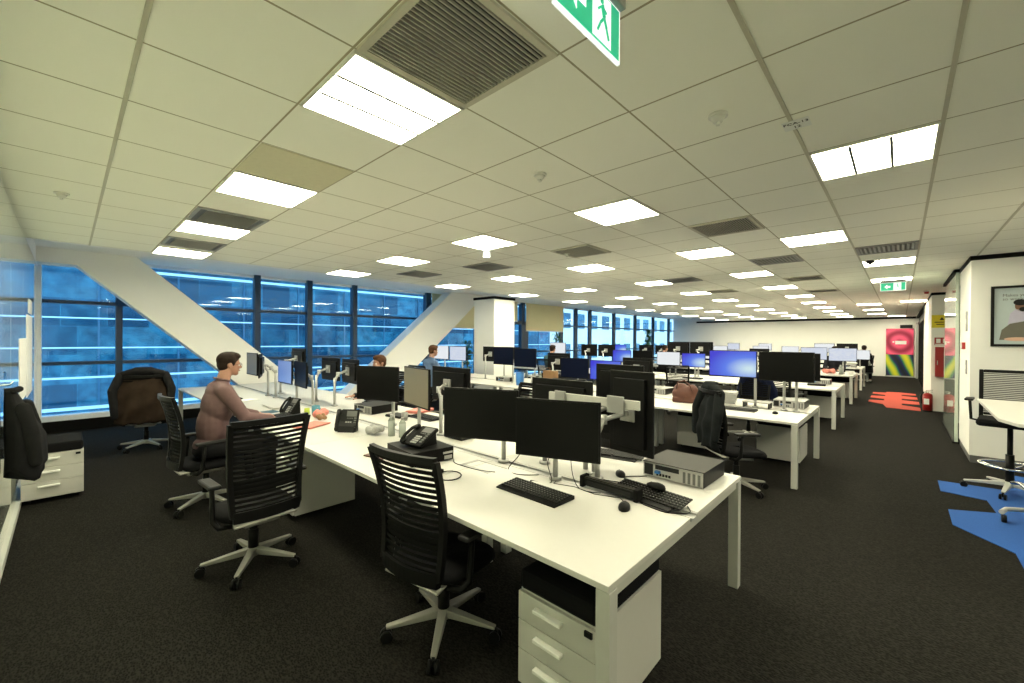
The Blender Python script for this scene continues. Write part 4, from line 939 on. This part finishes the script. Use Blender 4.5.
t = tag(empty('sound_bar', (-1.245, 2.185, DH), D(-1)), 'black bar speaker lying behind the mouse on the nearest bench', 'speaker')
MB().box((0, 0, 0.034), (0.34, 0.055, 0.045)).build('body', 'black_plastic', t, bevel=0.006); MB().box((0, -0.002, 0.060), (0.33, 0.03, 0.006)).build('top_strip', 'case_grey', t)
for s in (-1, 1): MB().box((s * 0.178, 0, 0.036), (0.026, 0.075, 0.070)).build('end_cap', 'black_matt', t, bevel=0.006)
MB().box((0, -0.029, 0.030), (0.29, 0.002, 0.028)).build('grille', 'dark_grey', t)
keyboard(-1.06, 2.28, -8, 'black keyboard propped up on the bench rail by the silver computer', z=DH + 0.012, tilt=0.10, w_=0.40)
mouse(-1.03, 2.33, 80, 'black mouse resting on top of the propped black keyboard', z=DH + 0.045)
desktop_pc(-1.055, 2.82, -1, 'grey desktop computer lying flat with ports facing the camera, nearest bench corner', w_=0.39)
keyboard(-1.64, 2.92, 12, 'black keyboard behind the nearest right monitor below the upright monitors', w_=0.40)
mouse(-1.36, 2.52, 40, 'black mouse between the upright monitors and the grey computer')
mouse(-1.22, 2.93, 70, 'black mouse at the back edge left of the grey computer', m_='dark_grey')
desktop_pc(-2.66, 1.83, 84, 'black desktop computer under the desk phone on the nearest bench', rear=False, w_=0.34, d_=0.40, h_=0.10, m_='black_plastic')
desk_phone((-2.66, 1.83, DH + 0.1005), D(8), 'black desk phone standing on the black desktop computer', tilt=D(28))
tag(MB().box((-2.93, 1.70, DH + 0.006), (0.20, 0.26, 0.010), rz=0.2).build('folder', 'brown_leather'), 'dark red folder under the left side of the black desktop computer', 'folder')
t = tag(empty('headset', (-2.22, 1.68, DH), 0.4), 'black headset lying beside the black desktop computer', 'headset')
MB().tube([(0.085 * math.cos(a) + 0.07, 0.075 * math.sin(a), 0.008 + 0.006 * math.sin(a)) for a in [-2.6 + k * 5.2 / 12 for k in range(13)]], 0.004, 6).build('headband', 'black_plastic', t)
MB().cyl((-0.01, -0.02, 0.004), (-0.01, -0.02, 0.030), 0.032, n=18).build('ear_cup', 'black_fabric', t); MB().cyl((-0.02, 0.05, 0.004), (-0.02, 0.05, 0.022), 0.022, n=14).build('ear_pad', 'black_fabric', t)
o = MB().bx(-2.31, -2.02, 1.93, 1.96, DH, DH + 0.002).bx(-2.31, -2.28, 1.93, 2.10, DH, DH + .002).bx(-2.31, -2.0, 2.09, 2.10, DH, DH + .002).build('cable_port', 'light_grey'); tag(o, 'flat grey outline of a cable port lid on the nearest bench', 'cable port')
desk_phone((-3.93, 1.87, DH), D(38), 'grey desk phone standing upright left of the black monitor pair', tilt=D(72), m_='dark_grey')
desk_phone((-5.30, 1.83, DH), D(10), 'black desk phone under the hands of the seated man', tilt=D(55))
keyboard(-5.08, 1.70, 0, 'black keyboard under the hands of the seated man')
def cup(x, y, r, h, m_, lb, name='mug', cat='mug', handle=True, z=DH):
    t = tag(empty(name, (x, y, z)), lb, cat)
    mb = MB(); n = 18; V = []
    for rr, zz in ((r * .9, 0.001), (r, h * .3), (r, h), (r * .88, h), (r * .86, h * .15)): V.append([mb.bm.verts.new((rr * math.cos(2 * PI * k / n), rr * math.sin(2 * PI * k / n), zz)) for k in range(n)])
    for i in range(4):
        for k in range(n): mb.bm.faces.new((V[i][k], V[i][(k + 1) % n], V[i + 1][(k + 1) % n], V[i + 1][k])).smooth = True
    mb.bm.faces.new(V[0][::-1]); mb.bm.faces.new(V[-1]); mb.build('cup_body', m_, t)
    if handle: MB().tube([(r, 0, h * .8), (r * 1.5, 0, h * .75), (r * 1.6, 0, h * .5), (r * 1.4, 0, h * .25), (r, 0, h * .2)], 0.005, 6).build('handle', m_, t)
    return t
cup(-5.02, 2.00, 0.045, 0.11, 'teal_mug', 'teal mug on the desk right of the man\'s desk phone')
cup(-5.15, 1.95, 0.03, 0.07, 'lime', 'small lime cup beside the teal mug', handle=False, name='cup', cat='cup')
def crumple(x, y, z, r, m_, lb, name, cat, grp=None):
    mb = MB(); rnd = random.Random(int(abs(x * 1000) + abs(y * 100)))
    for k in range(9): mb.ell((rnd.uniform(-r, r) * .7, rnd.uniform(-r, r) * .5, rnd.uniform(.25, .6) * r), (r * rnd.uniform(.3, .5), r * rnd.uniform(.25, .45), r * rnd.uniform(.25, .45)), 10, 7)
    o = remeshed(mb, name, m_, None, r / 12, 2); o.location = (x, y, z + 0.010); tag(o, lb, cat, grp); return o
crumple(-4.83, 1.98, DH, 0.10, 'pink', 'crumpled pink tissue packet right of the teal mug', 'tissue_packet', 'packet')
crumple(-4.62, 1.90, DH, 0.07, 'tan', 'small tan snack bag right of the pink packet', 'snack_bag', 'bag')
crumple(-3.60, 1.98, DH, 0.10, 'light_grey', 'pale roll of cloth below the black monitor pair', 'cloth_roll', 'cloth')
def papers(x, y, deg, lb, n=3, m_='paper', w_=0.21, d_=0.297, z=DH, th=0.002, cat='papers', name='paper_stack'):
    mb = MB()
    for k in range(n): mb.box((0.004 * k, 0.003 * math.sin(k * 3), 0.0015 + th * (k + .5)), (w_, d_, th), rz=0.06 * math.sin(k * 5))
    o = mb.build(name, m_, loc=(x, y, z), rz=D(deg)); tag(o, lb, cat); return o
papers(-5.6, 1.62, 10, 'pale blue sheet of paper beside the seated man\'s left hand', 2, 'blue_wall')
papers(-4.42, 1.72, 30, 'orange-red notebook on the desk left of the grey phone', 2, 'pink', th=0.008, cat='notebook', name='notebook')
papers(-5.95, 1.86, 0, 'white laptop-like tray below the pale blue document monitor', 4, 'desk_white', 0.42, 0.2, th=0.006, cat='tray', name='desk_tray')
papers(-4.35, 2.98, 20, 'stack of pinkish papers beyond the desk rail behind the grey phone', 5, 'pink', th=0.006)
papers(-3.5, 2.92, -10, 'white papers at the far side of the nearest bench', 4, th=0.004)
keyboard(-3.95, 2.80, 0, 'black keyboard beyond the grey-brown monitor on the far desk side', w_=0.42)
# water bottles / clear stand behind the grey phone
def bottle(x, y, lb, h=0.20, r=0.032, m_='bottle', z=DH):
    t = tag(empty('water_bottle', (x, y, z)), lb, 'bottle')
    MB().cyl((0, 0, 0.001), (0, 0, h * .72), r, n=16).cyl((0, 0, h * .72), (0, 0, h * .9), r, r * .4, 16).build('bottle_body', m_, t)
    MB().cyl((0, 0, h * .9), (0, 0, h), r * .45, n=12).build('cap', 'light_grey', t); return t
bottle(-3.45, 2.06, 'clear bottle standing under the grey-brown monitor'); bottle(-3.33, 2.10, 'second clear bottle right of the first under the grey-brown monitor', h=.18)
# loose monitor cables and the white bracket bar with a hanging tag
t = tag(empty('mounting_rail', (0, 0, 0)), 'long white bracket bar behind the nearest monitor pair with a small hanging tag', 'bracket')
MB().bx(-1.92, -1.20, 2.46, 2.48, 1.185, 1.245).build('bar', 'metal_white', t, bevel=0.004); MB().bx(-1.42, -1.30, 2.44, 2.455, 1.155, 1.265).build('bracket_plate', 'silver', t, bevel=0.003); MB().bx(-1.85, -1.76, 2.44, 2.455, 1.16, 1.26).build('bracket_plate', 'silver', t, bevel=0.003)
MB().cyl((-1.60, 2.47, DH + .002), (-1.60, 2.47, 1.2), 0.018, n=12).build('upright', 'silver', t); MB().box((-1.50, 2.44, 1.04), (0.028, 0.004, 0.06)).tube([(-1.50, 2.45, 1.19), (-1.505, 2.445, 1.12), (-1.50, 2.44, 1.07)], 0.003, 5).build('tag', 'paper', t)
def cable(pts, lb, r=0.0028, name='cable'):
    # smooth the polyline
    P = [Vector(p) for p in pts]; out = []
    for i in range(len(P) - 1):
        a = P[max(i - 1, 0)]; b = P[i]; c = P[i + 1]; d = P[min(i + 2, len(P) - 1)]
        for k in range(6):
            s = k / 6; out.append(0.5 * ((2 * b) + (c - a) * s + (2 * a - 5 * b + 4 * c - d) * s * s + (3 * b - a - 3 * c + d) * s ** 3))
    out.append(P[-1]); o = MB().tube(out, r, 5).build(name, 'black_plastic'); tag(o, lb, 'cable', 'loose black cables on the nearest bench'); return o
z = DH + 0.003
cable([(-1.95, 2.16, 0.95), (-1.92, 2.15, 0.85), (-1.99, 2.10, z), (-1.86, 2.05, z), (-1.75, 2.14, z)], 'black cable hanging below the gap between the nearest monitors')
cable([(-1.62, 2.15, 0.93), (-1.66, 2.12, 0.84), (-1.60, 2.08, z), (-1.72, 2.02, z), (-1.60, 1.98, z)], 'black keyboard cable behind the nearest keyboard')
cable([(-1.52, 2.17, 0.93), (-1.48, 2.14, 0.80), (-1.42, 2.12, z), (-1.34, 2.11, z), (-1.28, 2.14, z)], 'black cable running from the right near monitor to the sound bar')
cable([(-1.22, 2.62, z), (-1.32, 2.50, z), (-1.24, 2.42, z), (-1.40, 2.36, z), (-1.50, 2.45, z)], 'tangled black cable in front of the grey computer')
cable([(-0.84, 2.30, z), (-0.80, 2.22, z), (-0.88, 2.14, z), (-1.0, 2.15, z), (-1.05, 2.17, z)], 'black cable loop at the desk corner right of the propped keyboard')
cable([(-2.44, 1.98, z), (-2.34, 1.92, z), (-2.12, 1.93, z), (-2.0, 1.98, z)], 'black cable from the desktop computer along the cable port')
# second bench
keyboard(-1.56, 6.0, 0, 'grey keyboard at the second bench below the lit blue monitor', 'dark_grey')
mouse(-1.13, 6.0, 0, 'black mouse right of the keyboard at the second bench')
desktop_pc(-1.10, 6.83, 0, 'silver desktop computer with ports at the aisle end of the second bench', m_='light_grey')
t = tag(empty('monitor_riser', (-1.42, 6.42, DH)), 'low pale riser under the black monitor at the second bench', 'riser')
MB().box((0, 0, 0.075), (0.32, 0.22, 0.012)).build('shelf', 'light_grey', t)
for s in (-1, 1): MB().box((s * 0.15, 0, 0.035), (0.012, 0.2, 0.07)).build('side', 'dark_grey', t)
t = tag(empty('handbag', (-2.28, 6.14, DH), 0.2), 'reddish brown leather handbag on the second bench behind the jacket', 'bag')
mb = MB(); mb.ell((0, 0, 0.12), (0.19, 0.09, 0.12)); mb.ell((-0.06, 0.02, 0.19), (0.11, 0.07, 0.09)); mb.ell((0.09, -0.02, 0.17), (0.09, 0.06, 0.1)); mb.box((0, 0, 0.04), (0.34, 0.15, 0.07)); remeshed(mb, 'bag_body', 'brown_leather', t, 0.012, 3)
MB().tube([(-0.12, -0.06, 0.2), (-0.09, -0.09, 0.30), (0.0, -0.10, 0.33), (0.07, -0.08, 0.26), (0.1, -0.07, 0.18)], 0.009, 8).build('handle', 'brown_leather', t)
desktop_pc(-3.02, 6.95, 0, 'silver desktop computer on the far side of the second bench left of the handbag', m_='light_grey')
cup(-2.02, 6.2, 0.035, 0.10, 'paper', 'white cup between the handbag and the lit blue monitor', name='cup', cat='cup', handle=False)
papers(-1.85, 6.6, 12, 'stack of beige files behind the lit blue monitor', 8, 'light_grey', th=0.02, cat='files', name='file_stack')
papers(-3.3, 5.75, 5, 'white papers at the left part of the second bench', 2)
# window bench
desktop_pc(-6.25, 6.55, 10, 'pale desktop computer below the dark monitors at the window bench', m_='light_grey')
papers(-5.75, 6.35, 0, 'white box file standing by the blue bin at the window bench', 12, 'paper', 0.2, 0.1, th=0.018, cat='box file', name='box_file')
cup(-5.5, 6.12, 0.08, 0.26, 'blue_plastic', 'blue desk bin at the window bench', name='desk_bin', cat='bin', handle=False)
bottle(-5.15, 6.1, 'pale bottle at the aisle-side end of the window bench', h=0.25, r=0.04, m_='light_grey')
bottle(-5.25, 6.45, 'clear bottle right of the pale bottle on the window bench', h=0.28)
t = tag(empty('paper_bag', (-4.97, 6.42, DH)), 'brown paper bag at the end of the window bench', 'bag')
mb = MB(); mb.prism([(-0.13, -0.08, 0.001), (0.13, -0.08, 0.001), (0.13, 0.08, 0.001), (-0.13, 0.08, 0.001)], (0, 0, 0.30)); mb.build('bag_body', 'tan', t, bevel=0.01); MB().tube([(-0.05, -0.08, 0.3), (-0.05, -0.08, 0.36), (0.05, -0.08, 0.36), (0.05, -0.08, 0.3)], 0.005).build('handle', 'tan', t)
crumple(-4.3, 5.95, DH, 0.14, 'light_grey', 'crumpled pale cloth bag at the left end of the second bench', 'cloth_bag', 'bag')
papers(-7.6, 5.95, 0, 'white keyboard tray and sheets before the man in blue', 3, 'paper', 0.4, 0.2)
for k, (x, y) in enumerate(((-8.6, 6.0), (-8.2, 5.95))): cup(x, y, 0.035, 0.09, 'paper', ['white cup left of the sheets before the man in blue', 'second white cup left of the sheets before the man in blue'][k], name='cup', cat='cup')
# third to fifth bench
desktop_pc(-1.25, 11.0, 0, 'grey desktop computer on the far side of the third bench', m_='light_grey')
mouse(-1.68, 9.9, 0, 'black mouse on the third bench near the aisle')
papers(-1.25, 10.45, 5, 'black flat tray near the aisle end of the third bench', 2, 'dark_grey', 0.3, 0.2, th=0.02, cat='tray', name='desk_tray')
crumple(-1.45, 14.45, DH, 0.16, 'pink', 'heap of red and pink wrappers on the fourth bench', 'wrapper_heap', 'wrappers')
bottle(-1.2, 14.5, 'pale bottle on the fourth bench near the aisle end', h=0.26, r=0.045)
cup(-0.98, 14.55, 0.05, 0.1, 'paper', 'white cup at the aisle end of the fourth bench', name='cup', cat='cup')
desktop_pc(-1.3, 18.75, 0, 'grey desktop computer at the fifth bench aisle end', m_='light_grey')
papers(-4.3, 10.15, 0, 'papers below the white lit monitor at the third bench', 4, 'paper', th=0.01)
keyboard(-3.6, 10.1, 0, 'black keyboard below the blue lit monitor of the third bench')
# plants
def plant(x, y, h, lb, n=60, r=0.3, z=0.0):
    t = tag(empty('potted_plant', (x, y, z)), lb, 'plant')
    MB().cyl((0, 0, 0), (0, 0, 0.3), 0.13, 0.17, 18).build('pot', 'plant_pot', t)
    rnd = random.Random(int(h * 100)); mb = MB(); lf = MB()
    mb.cyl((0, 0, 0.3), (0, 0, h * 0.85), 0.018, 0.01, 8)
    for k in range(n):
        a = rnd.uniform(0, 2 * PI); zz = rnd.uniform(0.45 * h, h); q = Vector((math.cos(a), math.sin(a), 0)); L_ = rnd.uniform(.5, 1) * r * (1.15 - 0.5 * (zz / h)); nn = Vector((-q.y, q.x, 0)) * 0.035
        p0 = Vector((0, 0, zz - 0.1)); p1 = p0 + q * L_ * .6 + Vector((0, 0, .1)); p2 = p0 + q * L_ + Vector((0, 0, rnd.uniform(-.06, .1)))
        lf.grid([[p0 - nn * .2, p0 + nn * .2], [p1 - nn, p1 + nn], [p2 - nn * .1, p2 + nn * .1]])
    mb.build('stem', 'brown_leather', t); o = lf.build('leaves', 'green_leaf', t); return t
plant(-9.95, 8.6, 1.62, 'potted plant behind the right slanting beam', r=0.42)
plant(-10.1, 13.45, 1.95, 'potted plant in front of the wide cream blind', r=0.45)
plant(-9.9, 21.3, 2.25, 'tall slim potted plant before the far windows', r=0.42, n=260)

# ------------------------------------------------------------------ right side
def poly_floor(name, pts, m_, lb):
    o = MB().prism([(x, y, 0.001) for x, y in pts], (0, 0, 0.004)).build(name, m_); tag(o, lb, 'carpet inlay', kind='structure'); return o
poly_floor('carpet_inlay', [(-.33, 18.2), (-.33, 17.9), (-.64, 17.85), (-.64, 17.35), (-.33, 17.1), (-.33, 16.75), (-.64, 16.65), (-.64, 16.1), (-.33, 15.9), (-.33, 15.5), (-.64, 15.4), (-.64, 14.95), (-.33, 14.6), (-.25, 13.9),
    (0.36, 13.75), (.36, 14.4), (.03, 14.7), (.03, 15.05), (.37, 15.1), (.37, 15.75), (.03, 15.95), (.03, 16.3), (.36, 16.35), (.36, 17.0), (.03, 17.2), (.03, 17.5), (.35, 17.6), (.35, 18.1), (.0, 18.3)], 'orange_carpet', 'orange-red carpet inlay with finger-like stripes in the far corridor')
poly_floor('carpet_inlay', [(0.33, 7.0), (0.33, 6.53), (0.66, 6.47), (0.68, 6.05), (0.35, 5.86), (0.35, 5.40), (0.66, 5.0), (0.66, 4.4), (1.9, 4.4), (1.9, 7.9), (0.95, 7.9), (0.88, 7.05)], 'blue_carpet', 'bright blue carpet inlay with stripes under the drafting stool')
# fire extinguisher
t = tag(empty('fire_extinguisher', (0.47, 13.80, 0), D(-15)), 'red fire extinguisher on the floor against the corridor wall', 'fire extinguisher')
MB().cyl((0, 0, 0.02), (0, 0, 0.38), 0.085, n=20).ell((0, 0, 0.38), (0.085, 0.085, 0.06)).build('cylinder_body', 'red', t); MB().cyl((0, 0, 0), (0, 0, 0.03), 0.088, n=20).build('base_ring', 'black_plastic', t)
MB().box((0, -0.08, 0.24), (0.09, 0.018, 0.13)).build('paper_label', 'paper', t); MB().cyl((0, 0, 0.42), (0, 0, 0.48), 0.022, n=12).box((0.03, 0, 0.50), (0.13, 0.02, 0.015), ry=-0.2).box((0.03, 0, 0.47), (0.11, 0.02, 0.012), ry=0.15).build('valve_handle', 'chrome', t)
MB().tube([(0, 0, 0.46), (-0.07, -0.02, 0.45), (-0.11, -0.02, 0.36), (-0.10, -0.03, 0.18)], 0.010, 8).build('hose', 'black_plastic', t)
# fire hose cabinet and signs on the wall end facing the camera
t = tag(empty('hose_cabinet', (0.72, 14.0, 0)), 'red fire hose cabinet on the corridor wall above the extinguisher', 'fire cabinet')
MB().bx(-0.13, 0.45, -0.12, -0.001, 0.82, 1.52).build('cabinet_box', 'red', t, bevel=0.005)
MB().bx(0.01, 0.22, -0.128, -0.12, 0.95, 1.40).build('window_pane', 'dark_grey', t, bevel=0.004); MB().bx(-0.10, -0.085, -0.135, -0.12, 1.10, 1.20).build('handle', 'chrome', t)
t = tag(empty('safety_sign', (0.70, 14.0, 1.64)), 'small red and white fire hose pictogram sign above the hose cabinet', 'sign')
MB().bx(-0.12, 0.12, -0.006, -0.001, -0.08, 0.10).build('sign_plate', 'red', t); MB().bx(-0.09, -0.02, -0.008, -0.006, -0.03, 0.07).bx(0.02, 0.09, -0.008, -0.006, -0.03, 0.07).bx(-0.11, 0.11, -0.008, -0.006, -0.07, -0.05).build('pictogram', 'paper', t)
t = tag(empty('yellow_sign', (0.66, 14.0, 2.12)), 'square yellow warning sign high on the corridor wall', 'sign')
MB().bx(-0.13, 0.20, -0.006, -0.001, -0.15, 0.15).build('sign_plate', 'yellow', t)
mb = MB(); mb.prism([(0.0, -0.008, 0.03), (0.08, -0.008, 0.03), (0.04, -0.008, 0.10)], (0, 0.002, 0)); mb.bx(-0.08, 0.15, -0.008, -0.006, -0.03, -0.01).bx(-0.05, 0.12, -0.008, -0.006, -0.08, -0.06); mb.build('pictogram', 'dark_grey', t)
# call point and switches on the narrow wall face
t = tag(empty('fire_call_point', (0.69, 9.0, 1.58)), 'small red fire alarm call point on the narrow wall end', 'alarm')
MB().bx(-0.035, 0, -0.05, 0.05, -0.05, 0.05).build('housing', 'red', t, bevel=0.004); MB().bx(-0.038, -0.035, -0.03, 0.03, -0.03, 0.03).build('glass_window', 'paper', t)
for z, h_, lb in ((1.93, 0.14, 'white wall control plate above the red call point'), (1.28, 0.10, 'white switch plate below the red call point')):
    t = tag(empty('wall_switch', (0.69, 8.75, z)), lb, 'switch', 'white plates on the wall end'); MB().bx(-0.014, 0, -0.05, 0.05, -h_, h_).build('plate', 'light_grey', t, bevel=0.003); MB().bx(-0.018, -0.014, -0.02, 0.02, -0.03, 0.03).build('rocker', 'paper', t)
t = tag(empty('alarm_beacon', (0.42, 13.4, CEIL)), 'small red alarm beacon on the ceiling before the yellow sign', 'alarm'); MB().cyl((0, 0, 0), (0, 0, -0.02), 0.05, n=16).build('base', 'panel_frame', t); MB().cyl((0, 0, -0.02), (0, 0, -0.07), 0.045, 0.035, 16).build('lens', 'red', t)
# framed poster on the white wall block
t = tag(empty('framed_poster', (1.36, 8.39, 1.975)), 'black-framed pale blue poster with cartoonish men in suits on the white wall', 'poster')
W2, H2 = 0.49, 0.395
MB().bx(-W2, W2, -0.03, -0.005, -H2, -H2 + 0.03).bx(-W2, W2, -0.03, -0.005, H2 - 0.03, H2).bx(-W2, -W2 + 0.03, -0.03, -0.005, -H2 + 0.03, H2 - 0.03).bx(W2 - 0.03, W2, -0.03, -0.005, -H2 + 0.03, H2 - 0.03).build('frame', 'black_plastic', t)
mat('poster_blue', (0.52, 0.60, 0.62), 0.7, noise=0.03); mat('lilac', (0.55, 0.52, 0.68), 0.7); mat('olive_grey', (0.16, 0.15, 0.12), 0.7); mat('pale_skin', (0.72, 0.45, 0.33), 0.6); mat('brown_skin', (0.20, 0.10, 0.06), 0.6)
MB().bx(-W2 + 0.03, W2 - 0.03, -0.012, -0.006, -H2 + 0.03, H2 - 0.03).build('print_sheet', 'poster_blue', t)
def disc(mb, cx, cz, rx, rz_, y=-0.0135, n=18, a0=0, a1=2 * PI):
    cx -= 0.035; cz -= 0.02
    mb.prism([(cx + rx * math.cos(a0 + (a1 - a0) * k / n), y, cz + rz_ * math.sin(a0 + (a1 - a0) * k / n)) for k in range(n)], (0, 0.0015, 0))
def shp(mb, pts, y=-0.0135): mb.prism([(a - 0.035, y, b - 0.02) for a, b in pts], (0, 0.0015, 0))
mb = MB(); shp(mb, [(-.31, -.12), (-.29, .05), (-.24, .11), (-.17, .08), (-.12, -.12)]); mb.build('shirt_shape', 'lilac', t)
mb = MB(); disc(mb, -.20, .15, .05, .07); mb.build('face_shape', 'brown_skin', t)
mb = MB(); disc(mb, -.205, .195, .058, .04, -.015); disc(mb, -.18, .105, .035, .03, -.015); mb.build('hair_shape', 'dark_grey', t)
mb = MB(); shp(mb, [(-.38, -.29), (-.36, -.16), (-.29, -.08), (-.17, -.05), (-.05, -.05), (.09, -.08), (.15, -.16), (.17, -.29)], -.016); mb.build('suit_shape', 'olive_grey', t)
mb = MB(); shp(mb, [(-.17, -.06), (-.06, -.06), (-.13, -.25)], -.018); disc(mb, -.22, -.28, .12, .025, -.019); mb.build('hands_shape', 'pale_skin', t)
mb = MB(); disc(mb, -.10, .01, .055, .075, -.019); disc(mb, .12, .12, .045, .12, -.0135); mb.build('head_shape', 'pale_skin', t)
mb = MB(); disc(mb, -.09, .065, .065, .035, -.021); mb.build('parting_shape', 'brown_leather', t)
for s, zz, sz in (('Makes yours', .270, 0.052), ('so work?', .222, 0.052)): text_mesh('caption', s, sz, 'mid_grey', t, Matrix.Translation((-.39, -0.0135, zz)) @ Matrix.Rotation(PI / 2, 4, 'X'), align='LEFT')
# big printed banner wall
t = tag(empty('printed_banner', (-0.03, Y1 - 0.06, 0)), 'tall magenta, green and black printed banner at the end of the corridor', 'banner')
MB().bx(-0.48, 0.46, -0.02, 0.02, 0.06, 2.25).build('print', 'banner_print', t); MB().bx(-0.5, 0.48, -0.05, 0.05, 0, 0.06).build('foot_bar', 'silver', t)
MB().bx(-0.16, 0.22, -0.024, -0.02, 1.52, 1.68).bx(-.25, -.19, -.024, -.02, 1.6, 1.66).build('caption_panel', 'paper', t)
mb = MB().bx(0.0, 0.42, -0.01, 0.02, 2.27, 2.42); mb.build('top_plate', 'dark_grey', t)
# high table
t = tag(empty('high_table', (1.6, 5.5, 0)), 'white-topped high table cut off by the right edge of the view', 'table'); TZ = 1.05
MB().prism([(-1.02, 0.92, TZ - 0.025), (-1.05, -0.62, TZ - 0.025), (-0.98, -0.86, TZ - 0.025), (1.0, -0.9, TZ - 0.025), (1.0, 0.95, TZ - 0.025)], (0, 0, 0.025)).build('table_top', 'desk_white', t, bevel=0.003)
for y in (-0.55, 0.6):
    MB().tube([(-0.92, y - 0.30, 0.09), (-0.88, y - .2, 0.10), (-0.5, y - 0.02, 0.12), (0.5, y + .02, 0.12), (0.9, y + .3, 0.09)], 0.02, 8).build('foot_rail', 'metal_white', t)
    for sx in (-1, 1): MB().cyl((sx * 0.92, y - sx * -0.3 * 1.0, 0.035), (sx * 0.92 + 0.03, y - sx * -0.3, 0.035), 0.034, n=16).build('castor', 'black_plastic', t)
MB().bx(0.35, 0.45, -0.6, 0.65, 0.12, TZ - 0.03).build('leg', 'metal_white', t)
MB().tube([(-0.82, 0.62, 0.30), (-0.78, 0.55, 0.32), (-0.72, 0.1, 0.30), (-0.6, -0.1, 0.24), (0.3, -0.2, 0.24)], 0.016, 8).build('foot_rest', 'chrome', t)
# drafting stool behind it
t = tag(empty('drafting_stool', (0.87, 6.95, 0), D(172)), 'tall black drafting stool with chrome foot ring behind the high table', 'stool')
star_base(t, 'metal_white', R=0.34, ang0=0.2)
MB().cyl((0, 0, 0.13), (0, 0, 0.72), 0.022, n=14).build('gas_lift', 'black_plastic', t); MB().cyl((0, 0, 0.13), (0, 0, 0.42), 0.034, n=14).build('column_sleeve', 'black_plastic', t)
MB().tube([(0.23 * math.cos(a), 0.23 * math.sin(a), 0.30) for a in [k * PI / 14 for k in range(28)]], 0.012, 8, closed=True).tube([(0.04, 0, .27), (0.23, 0, .30)], .008).tube([(-0.02, 0.03, .27), (-0.115, 0.199, .30)], .008).tube([(-0.02, -0.03, .27), (-0.115, -0.199, .30)], .008).build('foot_ring', 'chrome', t)
MB().box((0, 0.02, 0.765), (0.48, 0.46, 0.075)).build('seat', 'black_fabric', t, bevel=0.03)
mb = MB(); mb.bx(-0.24, -0.205, -0.27, -0.235, 0.72, 1.32).bx(0.205, 0.24, -0.27, -0.235, 0.72, 1.32).bx(-0.205, 0.205, -0.27, -0.24, 1.285, 1.32).bx(-.205, .205, -.27, -.24, .80, .83); mb.build('back_frame', 'black_plastic', t, bevel=0.008)
mb = MB()
for k in range(22): mb.bx(-0.205, 0.205, -0.258, -0.252, 0.835 + k * 0.0205, 0.85 + k * 0.0205)
mb.build('back_slats', 'mid_grey', t)
for s in (-1, 1):
    MB().tube([(s * 0.2, -0.1, 0.74), (s * 0.29, -0.08, 0.76), (s * 0.30, -0.06, 0.98)], 0.014, 8).build('arm_post', 'black_plastic', t); MB().box((s * 0.30, -0.02, 0.99), (0.07, 0.24, 0.025)).build('armrest', 'dark_grey', t, bevel=0.01)

c1.scale = (1, 1, 0.975); c1.location = (-1.87, 1.45, 0)
# clutter on the far side of the nearest bench
papers(-4.25, 2.62, 8, 'flat black dock beyond the rail left of the black monitor pair', 2, 'dark_grey', 0.26, 0.16, th=0.012, cat='dock', name='docking_station')
desktop_pc(-4.75, 2.62, 6, 'black desktop computer beyond the rail between the bench monitors', m_='dark_grey')
keyboard(-5.35, 2.95, 0, 'black keyboard before the brown-haired person', w_=0.42)
cup(-4.0, 2.55, 0.035, 0.09, 'light_grey', 'grey mug just beyond the rail behind the black monitor pair')
papers(-6.9, 1.75, 20, 'white sheets near the window end of the nearest bench', 3)
mouse(-6.75, 1.62, 0, 'black mouse near the window end of the nearest bench')
keyboard(-7.25, 1.68, 0, 'black keyboard below the grey-brown monitor near the windows')
papers(-2.95, 2.45, 0, 'flat black case behind the right monitor of the far pair', 2, 'dark_grey', 0.24, 0.14, th=0.02, cat='case', name='flat_case')
cable([(-4.3, 2.3, z), (-4.1, 2.42, z), (-3.9, 2.36, z), (-3.7, 2.48, z), (-3.5, 2.40, z)], 'black cable winding behind the far monitor pair')
cable([(-5.6, 2.36, z), (-5.3, 2.50, z), (-5.1, 2.40, z), (-4.8, 2.52, z)], 'black cable winding beyond the rail right of the pale blue screen')
